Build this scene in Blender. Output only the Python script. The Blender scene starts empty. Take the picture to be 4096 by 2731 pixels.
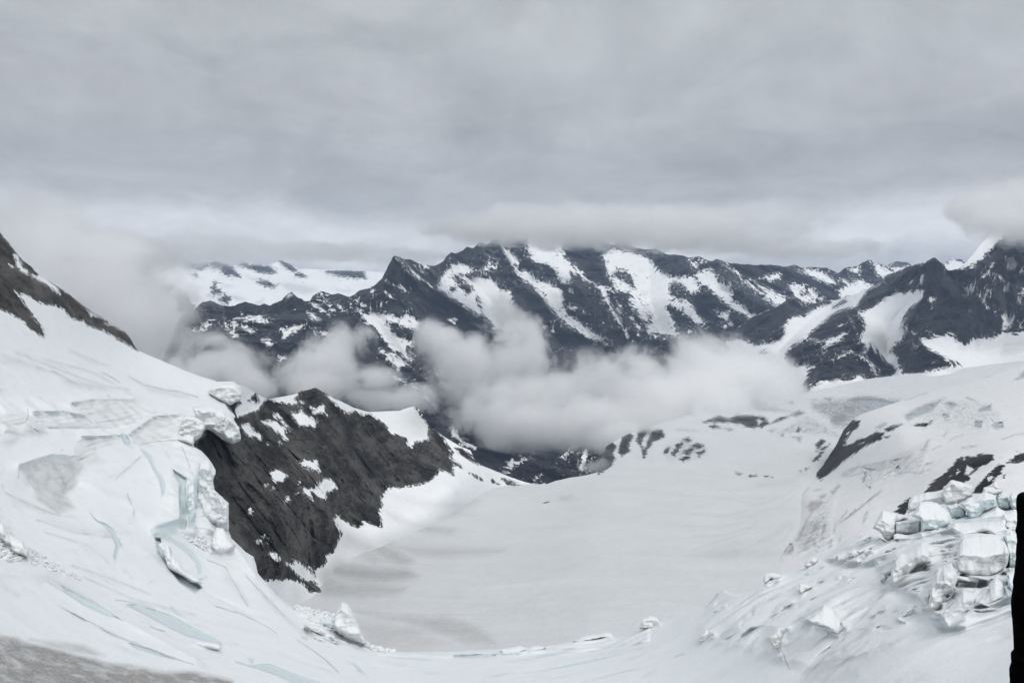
import bpy, math, random
import numpy as np
from mathutils import Vector
R = math.radians
sc = bpy.context.scene
col = sc.collection

# ------------------------------------------------------------------ camera
F = 887.0                                   # focal length in picture widths of 1024
cam_d = bpy.data.cameras.new("camera")
cam_d.sensor_width = 36.0
cam_d.lens = 36.0 * F / 1024.0
cam_d.clip_start = 0.1
cam_d.clip_end = 120000
cam = bpy.data.objects.new("camera", cam_d)
cam.location = (0, 0, 0)
cam.rotation_euler = (R(90), 0, 0)
col.objects.link(cam)
sc.camera = cam

# ------------------------------------------------------------------ sky
SUN_EL, SUN_AZ = 42.0, 155.0
w = bpy.data.worlds.new("World"); sc.world = w; w.use_nodes = True
nt = w.node_tree; nt.nodes.clear()
def N(t, kind, **kw):
    n = t.nodes.new(kind)
    for k, v in kw.items():
        if k.startswith('i_'):
            n.inputs[int(k[2:]) if k[2:].isdigit() else k[2:]].default_value = v
        else:
            setattr(n, k, v)
    return n
def math_(t, op, a, b=None, c=None, clamp=False):
    n = t.nodes.new('ShaderNodeMath'); n.operation = op; n.use_clamp = clamp
    for i, x in enumerate((a, b, c)):
        if x is None: continue
        if isinstance(x, (int, float)): n.inputs[i].default_value = x
        else: t.links.new(x, n.inputs[i])
    return n.outputs[0]
def vmath(t, op, a, b=None):
    n = t.nodes.new('ShaderNodeVectorMath'); n.operation = op
    for i, x in enumerate((a, b)):
        if x is None: continue
        if isinstance(x, (tuple, list)): n.inputs[i].default_value = x
        else: t.links.new(x, n.inputs[i])
    return n.outputs['Value'] if op in ('LENGTH', 'DOT_PRODUCT') else n.outputs[0]
def noise_(t, vec, scale, detail=4, rough=0.55, dist=0.0):
    n = t.nodes.new('ShaderNodeTexNoise')
    n.inputs['Scale'].default_value = scale; n.inputs['Detail'].default_value = detail
    n.inputs['Roughness'].default_value = rough; n.inputs['Distortion'].default_value = dist
    t.links.new(vec, n.inputs['Vector'])
    return n.outputs['Fac']
def ramp_(t, fac, stops, interp='LINEAR'):
    n = t.nodes.new('ShaderNodeValToRGB'); n.color_ramp.interpolation = interp
    e = n.color_ramp.elements
    while len(e) > 1: e.remove(e[-1])
    for i, (p, c) in enumerate(stops):
        if isinstance(c, (int, float)): c = (c, c, c)
        if i == 0: e[0].position = p; e[0].color = (*c, 1)
        else:
            x = e.new(p); x.color = (*c, 1)
    if fac is not None: t.links.new(fac, n.inputs[0])
    return n.outputs[0]
def mix_(t, fac, a, b, mode='MIX'):
    n = t.nodes.new('ShaderNodeMix'); n.data_type = 'RGBA'; n.blend_type = mode
    for s, x in ((n.inputs[0], fac), (n.inputs[6], a), (n.inputs[7], b)):
        if isinstance(x, (int, float)): s.default_value = x
        elif isinstance(x, (tuple, list)): s.default_value = (*x[:3], 1)
        else: t.links.new(x, s)
    return n.outputs[2]
def mapr(t, x, a, b, c=0.0, d=1.0, smooth=False):
    n = t.nodes.new('ShaderNodeMapRange'); n.clamp = True
    if smooth: n.interpolation_type = 'SMOOTHSTEP'
    t.links.new(x, n.inputs[0])
    for i, v in enumerate((a, b, c, d)): n.inputs[i + 1].default_value = v
    return n.outputs[0]

tc = N(nt, 'ShaderNodeTexCoord')
sky = N(nt, 'ShaderNodeTexSky', sky_type='NISHITA', sun_disc=False)
sky.sun_elevation = R(SUN_EL); sky.sun_rotation = R(SUN_AZ)
D_ = tc.outputs['Generated']
sep = N(nt, 'ShaderNodeSeparateXYZ'); nt.links.new(D_, sep.inputs[0])
dz = sep.outputs['Z']
den = math_(nt, 'ADD', math_(nt, 'MAXIMUM', dz, 0.0), 0.17)
comb = N(nt, 'ShaderNodeCombineXYZ')
nt.links.new(math_(nt, 'DIVIDE', sep.outputs['X'], den), comb.inputs[0])
nt.links.new(math_(nt, 'DIVIDE', sep.outputs['Y'], den), comb.inputs[1])
n_big = noise_(nt, comb.outputs[0], 0.55, 3, 0.5, 0.4)
n_mid = noise_(nt, comb.outputs[0], 2.4, 8, 0.62, 0.5)
n_fine = noise_(nt, D_, 9.0, 8, 0.62, 0.2)
warp = math_(nt, 'MULTIPLY', math_(nt, 'SUBTRACT', n_big, 0.5), 0.07)
warp = math_(nt, 'ADD', warp, math_(nt, 'MULTIPLY', math_(nt, 'SUBTRACT', n_fine, 0.5), 0.07))
el = math_(nt, 'ADD', dz, warp)
SKY_STOPS = [(0.0, (0.565, 0.58, 0.592)), (0.070, (0.585, 0.60, 0.612)), (0.100, (0.80, 0.81, 0.815)), (0.122, (0.745, 0.757, 0.765)),
             (0.158, (0.47, 0.48, 0.49)), (0.19, (0.425, 0.433, 0.442)), (0.25, (0.468, 0.478, 0.486)),
             (0.31, (0.482, 0.502, 0.51)), (0.37, (0.488, 0.512, 0.52)), (0.60, (0.62, 0.64, 0.655)), (1.0, (0.85, 0.87, 0.89))]
base = ramp_(nt, el, SKY_STOPS, 'EASE')
mod = math_(nt, 'ADD', math_(nt, 'MULTIPLY', math_(nt, 'SUBTRACT', n_mid, 0.5), 0.75), 1.0)
mod = math_(nt, 'ADD', mod, math_(nt, 'MULTIPLY', math_(nt, 'SUBTRACT', n_fine, 0.5), 0.4))
mm = N(nt, 'ShaderNodeVectorMath', operation='SCALE')
nt.links.new(base, mm.inputs[0]); nt.links.new(mod, mm.inputs['Scale'])
bg1 = N(nt, 'ShaderNodeBackground'); bg1.inputs[1].default_value = 0.10
nt.links.new(sky.outputs[0], bg1.inputs[0])
bg2 = N(nt, 'ShaderNodeBackground'); bg2.inputs[1].default_value = 1.03
nt.links.new(mm.outputs[0], bg2.inputs[0])
mx = N(nt, 'ShaderNodeMixShader'); mx.inputs[0].default_value = 0.96
nt.links.new(bg1.outputs[0], mx.inputs[1]); nt.links.new(bg2.outputs[0], mx.inputs[2])
wo = N(nt, 'ShaderNodeOutputWorld'); nt.links.new(mx.outputs[0], wo.inputs[0])

# ------------------------------------------------------------------ sun behind the overcast
sd = bpy.data.lights.new("sun", 'SUN'); sd.energy = 1.3; sd.angle = R(25); sd.color = (1.0, 0.97, 0.93)
so = bpy.data.objects.new("sun", sd); col.objects.link(so)
az, elv = R(SUN_AZ), R(SUN_EL)
sdir = Vector((math.sin(az) * math.cos(elv), math.cos(az) * math.cos(elv), math.sin(elv)))   # towards the sun
so.rotation_euler = (-sdir).to_track_quat('-Z', 'Y').to_euler()

# ------------------------------------------------------------------ render settings
sc.view_settings.view_transform = 'Standard'; sc.view_settings.look = 'None'
sc.view_settings.exposure = 0.10; sc.view_settings.gamma = 1.0
sc.render.engine = 'CYCLES'
cy = sc.cycles
cy.use_adaptive_sampling = True; cy.adaptive_threshold = 0.012; cy.adaptive_min_samples = 16
cy.use_denoising = True; cy.denoising_input_passes = 'RGB'
cy.max_bounces = 34; cy.diffuse_bounces = 3; cy.glossy_bounces = 1; cy.transmission_bounces = 1
cy.volume_bounces = 32; cy.transparent_max_bounces = 16
cy.volume_step_rate = 0.3; cy.volume_preview_step_rate = 2.0; cy.volume_max_steps = 256

# ------------------------------------------------------------------ tracing frames: enlargement of the survey -> bearing
FR = {'Z': (0, 0, 1), 'F0': (0, 0, 1 / 2.297)}
K_ = 0.14991
for k, (x, y) in {'F1': (0, 175), 'F2': (250, 225), 'F3': (500, 225), 'F4': (674, 200), 'F5': (0, 350), 'F6': (0, 447.75),
                  'F7': (300, 447.75), 'F8': (674, 447.75), 'F9': (674, 325)}.items(): FR[k] = (x, y, K_)
def P(s):
    fr = FR['Z']; out = []
    for tk in s.split():
        if tk[0].isalpha(): fr = FR[tk]; continue
        a, b = tk.split(',')
        out.append((fr[0] + float(a) * fr[2], fr[1] + float(b) * fr[2]))
    return np.array(out)
def PS(s):
    """several polygons, separated by ; - the frame carries over"""
    out = []; fr = 'Z'
    for part in s.split(';'):
        part = part.strip()
        if not part: continue
        out.append(P(fr + ' ' + part))
        for tk in part.split():
            if tk[0].isalpha(): fr = tk
    return out
def world(u, v, d):
    u, v, d = np.broadcast_arrays(np.asarray(u, float), np.asarray(v, float), np.asarray(d, float))
    return np.stack([(u - 512) / F * d, d, (341 - v) / F * d], -1)

# ------------------------------------------------------------------ numpy noise
def _hash(i, j, k, seed):
    h = (i * 374761393 + j * 668265263 + k * 2147483647 + seed * 974634777) & 0xffffffff
    h = ((h ^ (h >> 13)) * 1274126177) & 0xffffffff
    h = ((h ^ (h >> 16)) * 2246822519) & 0xffffffff
    return ((h ^ (h >> 15)) & 0xffffff) / float(0xffffff)
def vnoise(p, seed=0):
    p = np.asarray(p, float); f0 = np.floor(p); f = p - f0; i = f0.astype(np.int64)
    f = f * f * f * (f * (f * 6 - 15) + 10)
    r = 0
    for a in (0, 1):
        for b in (0, 1):
            for c in (0, 1):
                wgt = (f[..., 0] if a else 1 - f[..., 0]) * (f[..., 1] if b else 1 - f[..., 1]) * (f[..., 2] if c else 1 - f[..., 2])
                r = r + wgt * _hash(i[..., 0] + a, i[..., 1] + b, i[..., 2] + c, seed)
    return r * 2 - 1
def fbm(p, oct=5, seed=0, gain=0.5):
    r = 0; a = 1.0; s = 0
    for o in range(oct):
        r = r + a * vnoise(p * 2.03 ** o + 17.3 * o, seed + o); s += a; a *= gain
    return r / s
def ridged(p, oct=5, seed=0, gain=0.55):
    r = 0; a = 1.0; s = 0
    for o in range(oct):
        r = r + a * (1 - np.abs(vnoise(p * 2.05 ** o + 11.1 * o, seed + o)) * 2); s += a; a *= gain
    return r / s

# ------------------------------------------------------------------ outlines
def rough(pts, amp, step=1.5, seed=1, closed=True):
    pts = np.asarray(pts, float)
    q = np.vstack([pts, pts[:1]]) if closed else pts
    out = []
    for a, b in zip(q[:-1], q[1:]):
        n = max(1, int(np.hypot(*(b - a)) / step))
        t = np.arange(n)[:, None] / n
        out.append(a + (b - a) * t)
    if not closed: out.append(q[-1:])
    o = np.vstack(out)
    if amp > 0:
        p3 = np.column_stack([o * 0.23, np.zeros(len(o))])
        o = o + amp * np.column_stack([fbm(p3, 4, seed, 0.6), fbm(p3, 4, seed + 50, 0.6)])
    return o
def smooth_poly(pts, it=1):
    pts = np.asarray(pts, float)
    for _ in range(it):
        nx = np.roll(pts, -1, 0)
        pts = np.stack([pts * .75 + nx * .25, pts * .25 + nx * .75], 1).reshape(-1, 2)
    return pts
def inside(pu, pv, poly):
    c = np.zeros(pu.shape, bool)
    x1, y1 = poly[:, 0], poly[:, 1]; x2, y2 = np.roll(x1, -1), np.roll(y1, -1)
    for a, b, c2, d in zip(x1, y1, x2, y2):
        if b == d: continue
        m = (b > pv) != (d > pv)
        c ^= m & (pu < (c2 - a) * (pv - b) / (d - b) + a)
    return c
def seg_dist(pu, pv, poly, closed=True, near=False):
    best = np.full(pu.shape, 1e9); nu = pu.copy(); nv = pv.copy()
    q = np.vstack([poly, poly[:1]]) if closed else poly
    for (a, b), (c, d) in zip(q[:-1], q[1:]):
        ex, ey = c - a, d - b; L = ex * ex + ey * ey
        t = np.clip(((pu - a) * ex + (pv - b) * ey) / L, 0, 1) if L > 0 else np.zeros_like(pu)
        cx, cyy = a + t * ex, b + t * ey
        dd = (pu - cx) ** 2 + (pv - cyy) ** 2
        m = dd < best
        best = np.where(m, dd, best)
        if near: nu = np.where(m, cx, nu); nv = np.where(m, cyy, nv)
    best = np.sqrt(best)
    return (best, nu, nv) if near else best
def sdf(u, v, poly, lim=9.0):
    """signed distance, positive inside, clipped at +-lim"""
    out = np.full(u.shape, -lim)
    lo, hi = poly.min(0) - lim, poly.max(0) + lim
    m = (u > lo[0]) & (u < hi[0]) & (v > lo[1]) & (v < hi[1])
    if not m.any(): return out
    pu, pv = u[m], v[m]
    d = seg_dist(pu, pv, poly)
    s = np.where(inside(pu, pv, poly), d, -d)
    out[m] = np.clip(s, -lim, lim)
    return out
def sstep(x, a, b):
    t = np.clip((x - a) / (b - a), 0, 1); return t * t * (3 - 2 * t)

class Depth:
    """thin-plate surface through surveyed points (bearing u, v -> log distance)"""
    def __init__(self, pts, lam=0.0):
        p = np.array(pts, float); self.c = p[:, :2] / 100.0; y = np.log(p[:, 2])
        n = len(p); A = np.zeros((n + 3, n + 3))
        A[:n, :n] = self.k(self.c[:, None] - self.c[None]) + lam * np.eye(n)
        A[:n, n] = 1; A[:n, n + 1:] = self.c; A[n, :n] = 1; A[n + 1:, :n] = self.c.T
        self.w = np.linalg.solve(A, np.concatenate([y, [0, 0, 0]]))
    def k(self, d):
        r2 = (d ** 2).sum(-1); return 0.5 * r2 * np.log(np.maximum(r2, 1e-12))
    def __call__(self, u, v):
        u = np.asarray(u, float); v = np.asarray(v, float)
        q = np.stack([u, v], -1) / 100.0; n = len(self.c); r = self.w[n] + q @ self.w[n + 1:]
        for i in range(n): r = r + self.w[i] * self.k(q - self.c[i])
        return np.exp(r)

def grid_in(outline, step):
    lo, hi = outline.min(0), outline.max(0)
    nu = int((hi[0] - lo[0]) / step) + 3; nv = int((hi[1] - lo[1]) / step) + 3
    uu = lo[0] - step + np.arange(nu) * step; vv = lo[1] - step + np.arange(nv) * step
    U, V = np.meshgrid(uu, vv)
    ins = inside(U, V, outline)
    cell = ins[:-1, :-1] | ins[1:, :-1] | ins[:-1, 1:] | ins[1:, 1:]
    use = np.zeros_like(ins)
    use[:-1, :-1] |= cell; use[1:, :-1] |= cell; use[:-1, 1:] |= cell; use[1:, 1:] |= cell
    mv = use & ~ins
    if mv.any():
        _, nu_, nv_ = seg_dist(U[mv], V[mv], outline, near=True)
        U[mv] = nu_; V[mv] = nv_
    idx = -np.ones(U.shape, int); idx[use] = np.arange(use.sum())
    r, c = np.nonzero(cell)
    quads = np.column_stack([idx[r, c], idx[r + 1, c], idx[r + 1, c + 1], idx[r, c + 1]])   # faces the camera
    return U[use], V[use], quads, mv[use]
def boundary(quads):
    e = np.vstack([quads[:, [0, 1]], quads[:, [1, 2]], quads[:, [2, 3]], quads[:, [3, 0]]])
    key = np.sort(e, 1); _, inv, cnt = np.unique(key, axis=0, return_inverse=True, return_counts=True)
    return e[cnt[inv.ravel()] == 1]
def mesh_obj(name, verts, quads, mat, attrs=None, smooth=True, parent=None):
    me = bpy.data.meshes.new(name)
    me.vertices.add(len(verts)); me.vertices.foreach_set('co', np.asarray(verts, np.float32).ravel())
    q = np.asarray(quads, np.int32); k = q.shape[1]
    me.loops.add(q.size); me.polygons.add(len(q))
    me.loops.foreach_set('vertex_index', q.ravel())
    me.polygons.foreach_set('loop_start', np.arange(len(q), dtype=np.int32) * k)
    me.polygons.foreach_set('loop_total', np.full(len(q), k, np.int32))
    me.update(calc_edges=True)
    me.polygons.foreach_set('use_smooth', np.full(len(q), smooth, bool))
    for an, av in (attrs or {}).items():
        a = me.attributes.new(an, 'FLOAT', 'POINT'); a.data.foreach_set('value', np.asarray(av, np.float32))
    if mat: me.materials.append(mat)
    o = bpy.data.objects.new(name, me); col.objects.link(o)
    if parent: o.parent = parent
    return o
def tag(o, label=None, cat=None, group=None, kind=None):
    for k, x in (('label', label), ('category', cat), ('group', group), ('kind', kind)):
        if x: o[k] = x
    return o

# ------------------------------------------------------------------ materials
def attr(t, name):
    n = t.nodes.new('ShaderNodeAttribute'); n.attribute_name = name; return n.outputs['Fac']
def scaled(t, vec, s, rot=(0, 0, 0)):
    n = t.nodes.new('ShaderNodeMapping'); n.inputs['Scale'].default_value = s; n.inputs['Rotation'].default_value = rot
    t.links.new(vec, n.inputs[0]); return n.outputs[0]
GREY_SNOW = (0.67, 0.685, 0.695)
def mapr_(t, lo, x, a, b): return mapr(t, x, a, b, lo, 1.0)
def terrain_mat(name, unit, rock_dark, rock_light, snow=(0.86, 0.875, 0.89), dirt=(0.36, 0.345, 0.33), ice=(0.60, 0.69, 0.73), blue=(0.66, 0.745, 0.785), fleck_at=0.56, dirt_fill=0.35, slope_ice=0.0, crag=0.0, ice_noise=4.0,
                edge=9.0, fleck=0.0, fleck_rot=(0, 0, 0), fleck_stretch=(1, 1, 1), strata=(1, 1, 1), strata_rot=(0, 0, 0),
                bump=0.5, snow_bump=0.12, snow_var=0.06, streak=(1, 1, 1), streak_rot=(0, 0, 0), streak_amt=0.0):
    """unit = metres one pixel of the 1024-wide picture spans at this terrain's distance; sets the grain"""
    m = bpy.data.materials.new(name); m.use_nodes = True; t = m.node_tree; t.nodes.clear()
    pos = N(t, 'ShaderNodeTexCoord').outputs['Object']
    rk = attr(t, 'rock'); ic = attr(t, 'ice'); dr = attr(t, 'dirt'); dp = attr(t, 'deep'); gr = attr(t, 'grey')
    nE = noise_(t, scaled(t, pos, fleck_stretch, fleck_rot), 1 / (9 * unit), 7, 0.68)
    rv = math_(t, 'ADD', rk, math_(t, 'MULTIPLY', math_(t, 'SUBTRACT', nE, 0.5), edge))
    if fleck:
        nM = noise_(t, pos, 1 / (70 * unit), 3, 0.55)
        fleck_lim = math_(t, 'ADD', fleck_at, math_(t, 'MULTIPLY', math_(t, 'SUBTRACT', nM, 0.5), 0.35))
        nF = noise_(t, scaled(t, pos, fleck_stretch, fleck_rot), 1 / (3.0 * unit), 5, 0.62)
        rv = math_(t, 'ADD', rv, math_(t, 'MULTIPLY', math_(t, 'MINIMUM', math_(t, 'SUBTRACT', fleck_lim, nF), 0.0), fleck))
    if crag:                                         # rock ribs poking through the snow
        nC = noise_(t, scaled(t, pos, fleck_stretch, fleck_rot), 1 / (5.5 * unit), 6, 0.66)
        rv = math_(t, 'ADD', rv, math_(t, 'MULTIPLY', math_(t, 'MAXIMUM', math_(t, 'SUBTRACT', nC, math_(t, 'SUBTRACT', 1.125, fleck_lim)), 0.0), crag))
    rf = mapr(t, rv, -0.35, 0.35)
    # rock
    st = scaled(t, pos, strata, strata_rot)
    n1 = noise_(t, st, 1 / (14 * unit), 9, 0.65); n2 = noise_(t, st, 1 / (2.2 * unit), 5, 0.65, 0.6)
    nb = noise_(t, pos, 1 / (60 * unit), 3, 0.5)
    rr = math_(t, 'ADD', math_(t, 'MULTIPLY', n1, 0.5), math_(t, 'MULTIPLY', n2, 0.5))
    rr = math_(t, 'ADD', rr, math_(t, 'MULTIPLY', math_(t, 'SUBTRACT', nb, 0.5), 0.55))
    rc = ramp_(t, rr, [(0.34, tuple(x * 0.55 for x in rock_dark)), (0.45, rock_dark), (0.58, rock_light), (0.72, tuple(min(1, x * 1.35) for x in rock_light))])
    # snow
    s1 = noise_(t, scaled(t, pos, streak, streak_rot), 1 / (10 * unit), 6, 0.6)
    s2 = noise_(t, pos, 1 / (45 * unit), 4, 0.55); s3 = noise_(t, pos, 1 / (1.6 * unit), 3, 0.6)
    sv = math_(t, 'ADD', math_(t, 'MULTIPLY', math_(t, 'SUBTRACT', s2, 0.5), snow_var * 2.5), math_(t, 'MULTIPLY', math_(t, 'SUBTRACT', s3, 0.5), snow_var * 1.4))
    sv = math_(t, 'ADD', sv, math_(t, 'MULTIPLY', math_(t, 'SUBTRACT', s1, 0.5), snow_var * 1.8))
    scol = N(t, 'ShaderNodeVectorMath', operation='SCALE'); scol.inputs[0].default_value = snow
    t.links.new(math_(t, 'ADD', sv, 1.0), scol.inputs['Scale'])
    dm = math_(t, 'MULTIPLY', dr, mapr_(t, dirt_fill, math_(t, 'ADD', math_(t, 'MULTIPLY', s1, 0.6), math_(t, 'MULTIPLY', nE, 0.4)), 0.36, 0.60))
    if streak_amt:
        dm = math_(t, 'ADD', dm, math_(t, 'MULTIPLY', math_(t, 'MULTIPLY', mapr(t, s1, 0.52, 0.72), mapr(t, s2, 0.42, 0.6)), streak_amt), clamp=True)
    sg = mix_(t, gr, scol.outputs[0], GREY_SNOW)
    dcol = N(t, 'ShaderNodeVectorMath', operation='SCALE'); dcol.inputs[0].default_value = dirt
    t.links.new(mapr(t, math_(t, 'ADD', math_(t, 'MULTIPLY', s3, 0.6), math_(t, 'MULTIPLY', s1, 0.4)), 0.33, 0.67, 0.6, 1.45), dcol.inputs['Scale'])
    c1 = mix_(t, dm, sg, dcol.outputs[0])
    # ice: layered, bluish where bare
    il = noise_(t, scaled(t, pos, (0.04, 0.04, 1.3), (R(3), R(5), 0)), 1 / (3.2 * unit), 6, 0.62, 0.25)
    icol = ramp_(t, il, [(0.30, tuple(x * 0.5 for x in ice)), (0.39, tuple(x * 0.88 for x in ice)), (0.50, ice), (0.62, tuple(min(0.9, x * 1.08) for x in ice))])
    nI = noise_(t, scaled(t, pos, (0.8, 0.8, 1.6)), 1 / (5 * unit), 6, 0.7, 0.8)
    nb_ = noise_(t, pos, 1 / (35 * unit), 2, 0.5)
    iv = math_(t, 'ADD', ic, math_(t, 'MULTIPLY', math_(t, 'SUBTRACT', nI, 0.5), ice_noise))
    c2 = mix_(t, mapr(t, iv, -0.5, 0.7), c1, icol)
    bv = math_(t, 'ADD', dp, math_(t, 'MULTIPLY', math_(t, 'SUBTRACT', nE, 0.5), 2.0))
    c2 = mix_(t, mapr(t, bv, -0.6, 1.0), c2, mix_(t, mapr(t, s3, 0.35, 0.65), tuple(x * 0.86 for x in blue), blue))
    if slope_ice:                                    # steep faces shed their snow and show bare ice
        ng = N(t, 'ShaderNodeNewGeometry'); sz = N(t, 'ShaderNodeSeparateXYZ'); t.links.new(ng.outputs['Normal'], sz.inputs[0])
        fz = mapr(t, math_(t, 'ADD', sz.outputs['Z'], math_(t, 'MULTIPLY', math_(t, 'SUBTRACT', nE, 0.5), 0.4)), -0.02, 0.30, slope_ice, 0.0)
        c2 = mix_(t, fz, c2, mix_(t, mapr(t, nb_, 0.4, 0.6), icol, blue))
    c3 = mix_(t, rf, c2, rc)
    b = N(t, 'ShaderNodeBsdfPrincipled'); b.inputs['Roughness'].default_value = 0.85
    b.inputs['Specular IOR Level'].default_value = 0.15
    t.links.new(c3, b.inputs['Base Color'])
    hgt = math_(t, 'MULTIPLY', math_(t, 'ADD', math_(t, 'MULTIPLY', n1, 3.0), n2), math_(t, 'MULTIPLY', rf, bump))
    hs = math_(t, 'MULTIPLY', math_(t, 'ADD', math_(t, 'ADD', s1, s3), math_(t, 'MULTIPLY', mapr(t, ic, -1, 1), il)), snow_bump)
    hgt = math_(t, 'ADD', hgt, hs)
    bp = N(t, 'ShaderNodeBump'); bp.inputs['Strength'].default_value = 1.0; bp.inputs['Distance'].default_value = unit * 2.2
    t.links.new(hgt, bp.inputs['Height']); t.links.new(bp.outputs[0], b.inputs['Normal'])
    o = N(t, 'ShaderNodeOutputMaterial'); t.links.new(b.outputs[0], o.inputs[0])
    return m

# ------------------------------------------------------------------ terrain sheet with thickness
def terrain(name, outline, depth, mat, step=1.0, base_rock=False, rock=(), snow=(), rock2=(), ice=(), dirt=(), deep=(), grey=(), pits=(), bumps=(),
            relief=None, relief2=None, steps=(), lines=(), broken=(), snow_relief=0.25, fade=6.0, lim=7.0, back=0.12, crest=0.0, dsoft=5.0):
    u, v, quads, onb = grid_in(outline, step)
    d = depth(u, v)
    f = np.full(u.shape, lim if base_rock else -lim)
    for q in rock: f = np.maximum(f, sdf(u, v, q, lim))
    for q in snow: f = np.minimum(f, -sdf(u, v, q, lim))
    for q in rock2: f = np.maximum(f, sdf(u, v, q, lim))
    fi = np.full(u.shape, -4.0)
    for q in ice: fi = np.maximum(fi, sdf(u, v, q, 4.0))
    for q, lev in broken: fi = np.maximum(fi, lev + np.minimum(0, (sdf(u, v, q, 9.0) - 7.5) * 0.35))
    fb = np.full(u.shape, -4.0)
    for q in deep: fb = np.maximum(fb, sdf(u, v, q, 4.0))
    fg = np.zeros(u.shape)
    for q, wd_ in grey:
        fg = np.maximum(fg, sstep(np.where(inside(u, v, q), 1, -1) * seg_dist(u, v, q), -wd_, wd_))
    fd = np.zeros(u.shape)
    for q in dirt:
        q, a = q if isinstance(q, tuple) else (q, 1.0)
        fd = np.maximum(fd, a * sstep(sdf(u, v, q, 12.0), -dsoft, dsoft))
    eb = sstep(seg_dist(u, v, outline), 0, fade) if fade else 1.0
    for q, wd, a in lines:
        q = rough(q, 0.7, 1.5, 4, False); lo, hi = q.min(0) - 4 * wd, q.max(0) + 4 * wd
        m = (u > lo[0]) & (u < hi[0]) & (v > lo[1]) & (v < hi[1])
        if m.any(): fd[m] = np.maximum(fd[m], a * np.exp(-(seg_dist(u[m], v[m], q, closed=False) / wd) ** 2))
    if relief:
        L, amp, seed, st, oc = relief
        w3 = world(u, v, d) * np.array(st) / L
        rk = sstep(f, -3, 3)
        a = amp * (snow_relief + (1 - snow_relief) * rk)
        d = d - a * (ridged(w3, oc, seed) - 0.35) * (0.25 + 0.75 * eb)
    for q, S, A, L, seed, wgt, soft in steps:        # icefall: upright faces and flat roofs
        wq = wgt * sstep(np.where(inside(u, v, q), 1, -1) * seg_dist(u, v, q), -soft * 0.3, soft)
        m = wq > 0
        w3 = world(u[m], v[m], d[m]) / L
        n1 = fbm(w3, 3, seed); n2 = ridged(w3 * 1.9, 3, seed + 9) - 0.4
        x = d[m] + A * n1 + 0.35 * A * n2
        qn = x / S; fr = qn - np.floor(qn)
        st = S * (np.floor(qn) + sstep(fr, 0.52, 0.98)) - A * 0.55 * n1
        d = d.copy(); d[m] = d[m] + (st - d[m] - 0.25 * S) * wq[m]
    if relief2:                                      # ledges and joints that follow the bedding
        ang, La, Lp, amp2, seed2 = relief2
        w3 = world(u, v, d); ca, sa = math.cos(ang), math.sin(ang)
        q3 = np.stack([(w3[:, 0] * ca - w3[:, 2] * sa) / La, w3[:, 1] / (3 * La), (w3[:, 0] * sa + w3[:, 2] * ca) / Lp], -1)
        d = d - amp2 * ridged(q3, 4, seed2) * (0.15 + 0.85 * sstep(f, -2, 2)) * eb
    for line, wd, push in bumps:                     # ribs stand forward, gullies lie back
        lo, hi = line.min(0) - 7 * wd, line.max(0) + 7 * wd
        m = (u > lo[0]) & (u < hi[0]) & (v > lo[1]) & (v < hi[1])
        if not m.any(): continue
        d = d.copy(); d[m] -= push * (np.exp(-seg_dist(u[m], v[m], line, closed=False) / wd) - math.exp(-7)).clip(0)
    for q, deep, wd in pits:                         # crevasses and hollows
        d = d + deep * sstep(sdf(u, v, q, 8.0), -0.3, wd)
    if crest:
        d = d * (1 + crest * (1 - eb) ** 2)
    co = world(u, v, d)
    # rim goes back and down, so that the land has a far side
    be = boundary(quads); bi = np.unique(be)
    mp = -np.ones(len(u), int); n = len(u)
    vs = [co]; at = {'rock': [f], 'ice': [fi], 'dirt': [fd], 'deep': [fb], 'grey': [fg]}
    qs = [quads]; e_ = 0.4
    def sd_(x, y): return np.where(inside(x, y, outline), 1, -1) * seg_dist(x, y, outline)
    gx = sd_(u[bi] + e_, v[bi]) - sd_(u[bi] - e_, v[bi]); gy = sd_(u[bi], v[bi] + e_) - sd_(u[bi], v[bi] - e_)
    gl = np.maximum(np.hypot(gx, gy), 1e-6); m0 = np.arange(len(u))
    for k, (bk, pull) in enumerate(((0.02, 0.8), (0.10, 3.0))):
        p = world(u[bi] + gx / gl * pull, v[bi] + gy / gl * pull, d[bi] * (1 + bk * back / 0.12))
        ni = n + np.arange(len(bi)); n += len(bi)
        m1 = np.zeros(len(u), int); m1[bi] = ni
        qs.append(np.column_stack([m0[be[:, 1]], m0[be[:, 0]], m1[be[:, 0]], m1[be[:, 1]]]))
        m0 = m1; vs.append(p)
        for kk, arr in (('rock', f), ('ice', fi), ('dirt', fd), ('deep', fb), ('grey', fg)): at[kk].append(arr[bi])
    o = mesh_obj(name, np.vstack(vs), np.vstack(qs), mat, {k: np.concatenate(x) for k, x in at.items()})
    return o
def pairs(a, b):
    if len(a) != len(b): print('PAIRS', len(a), len(b), flush=True)
    return zip(a, b)
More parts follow.
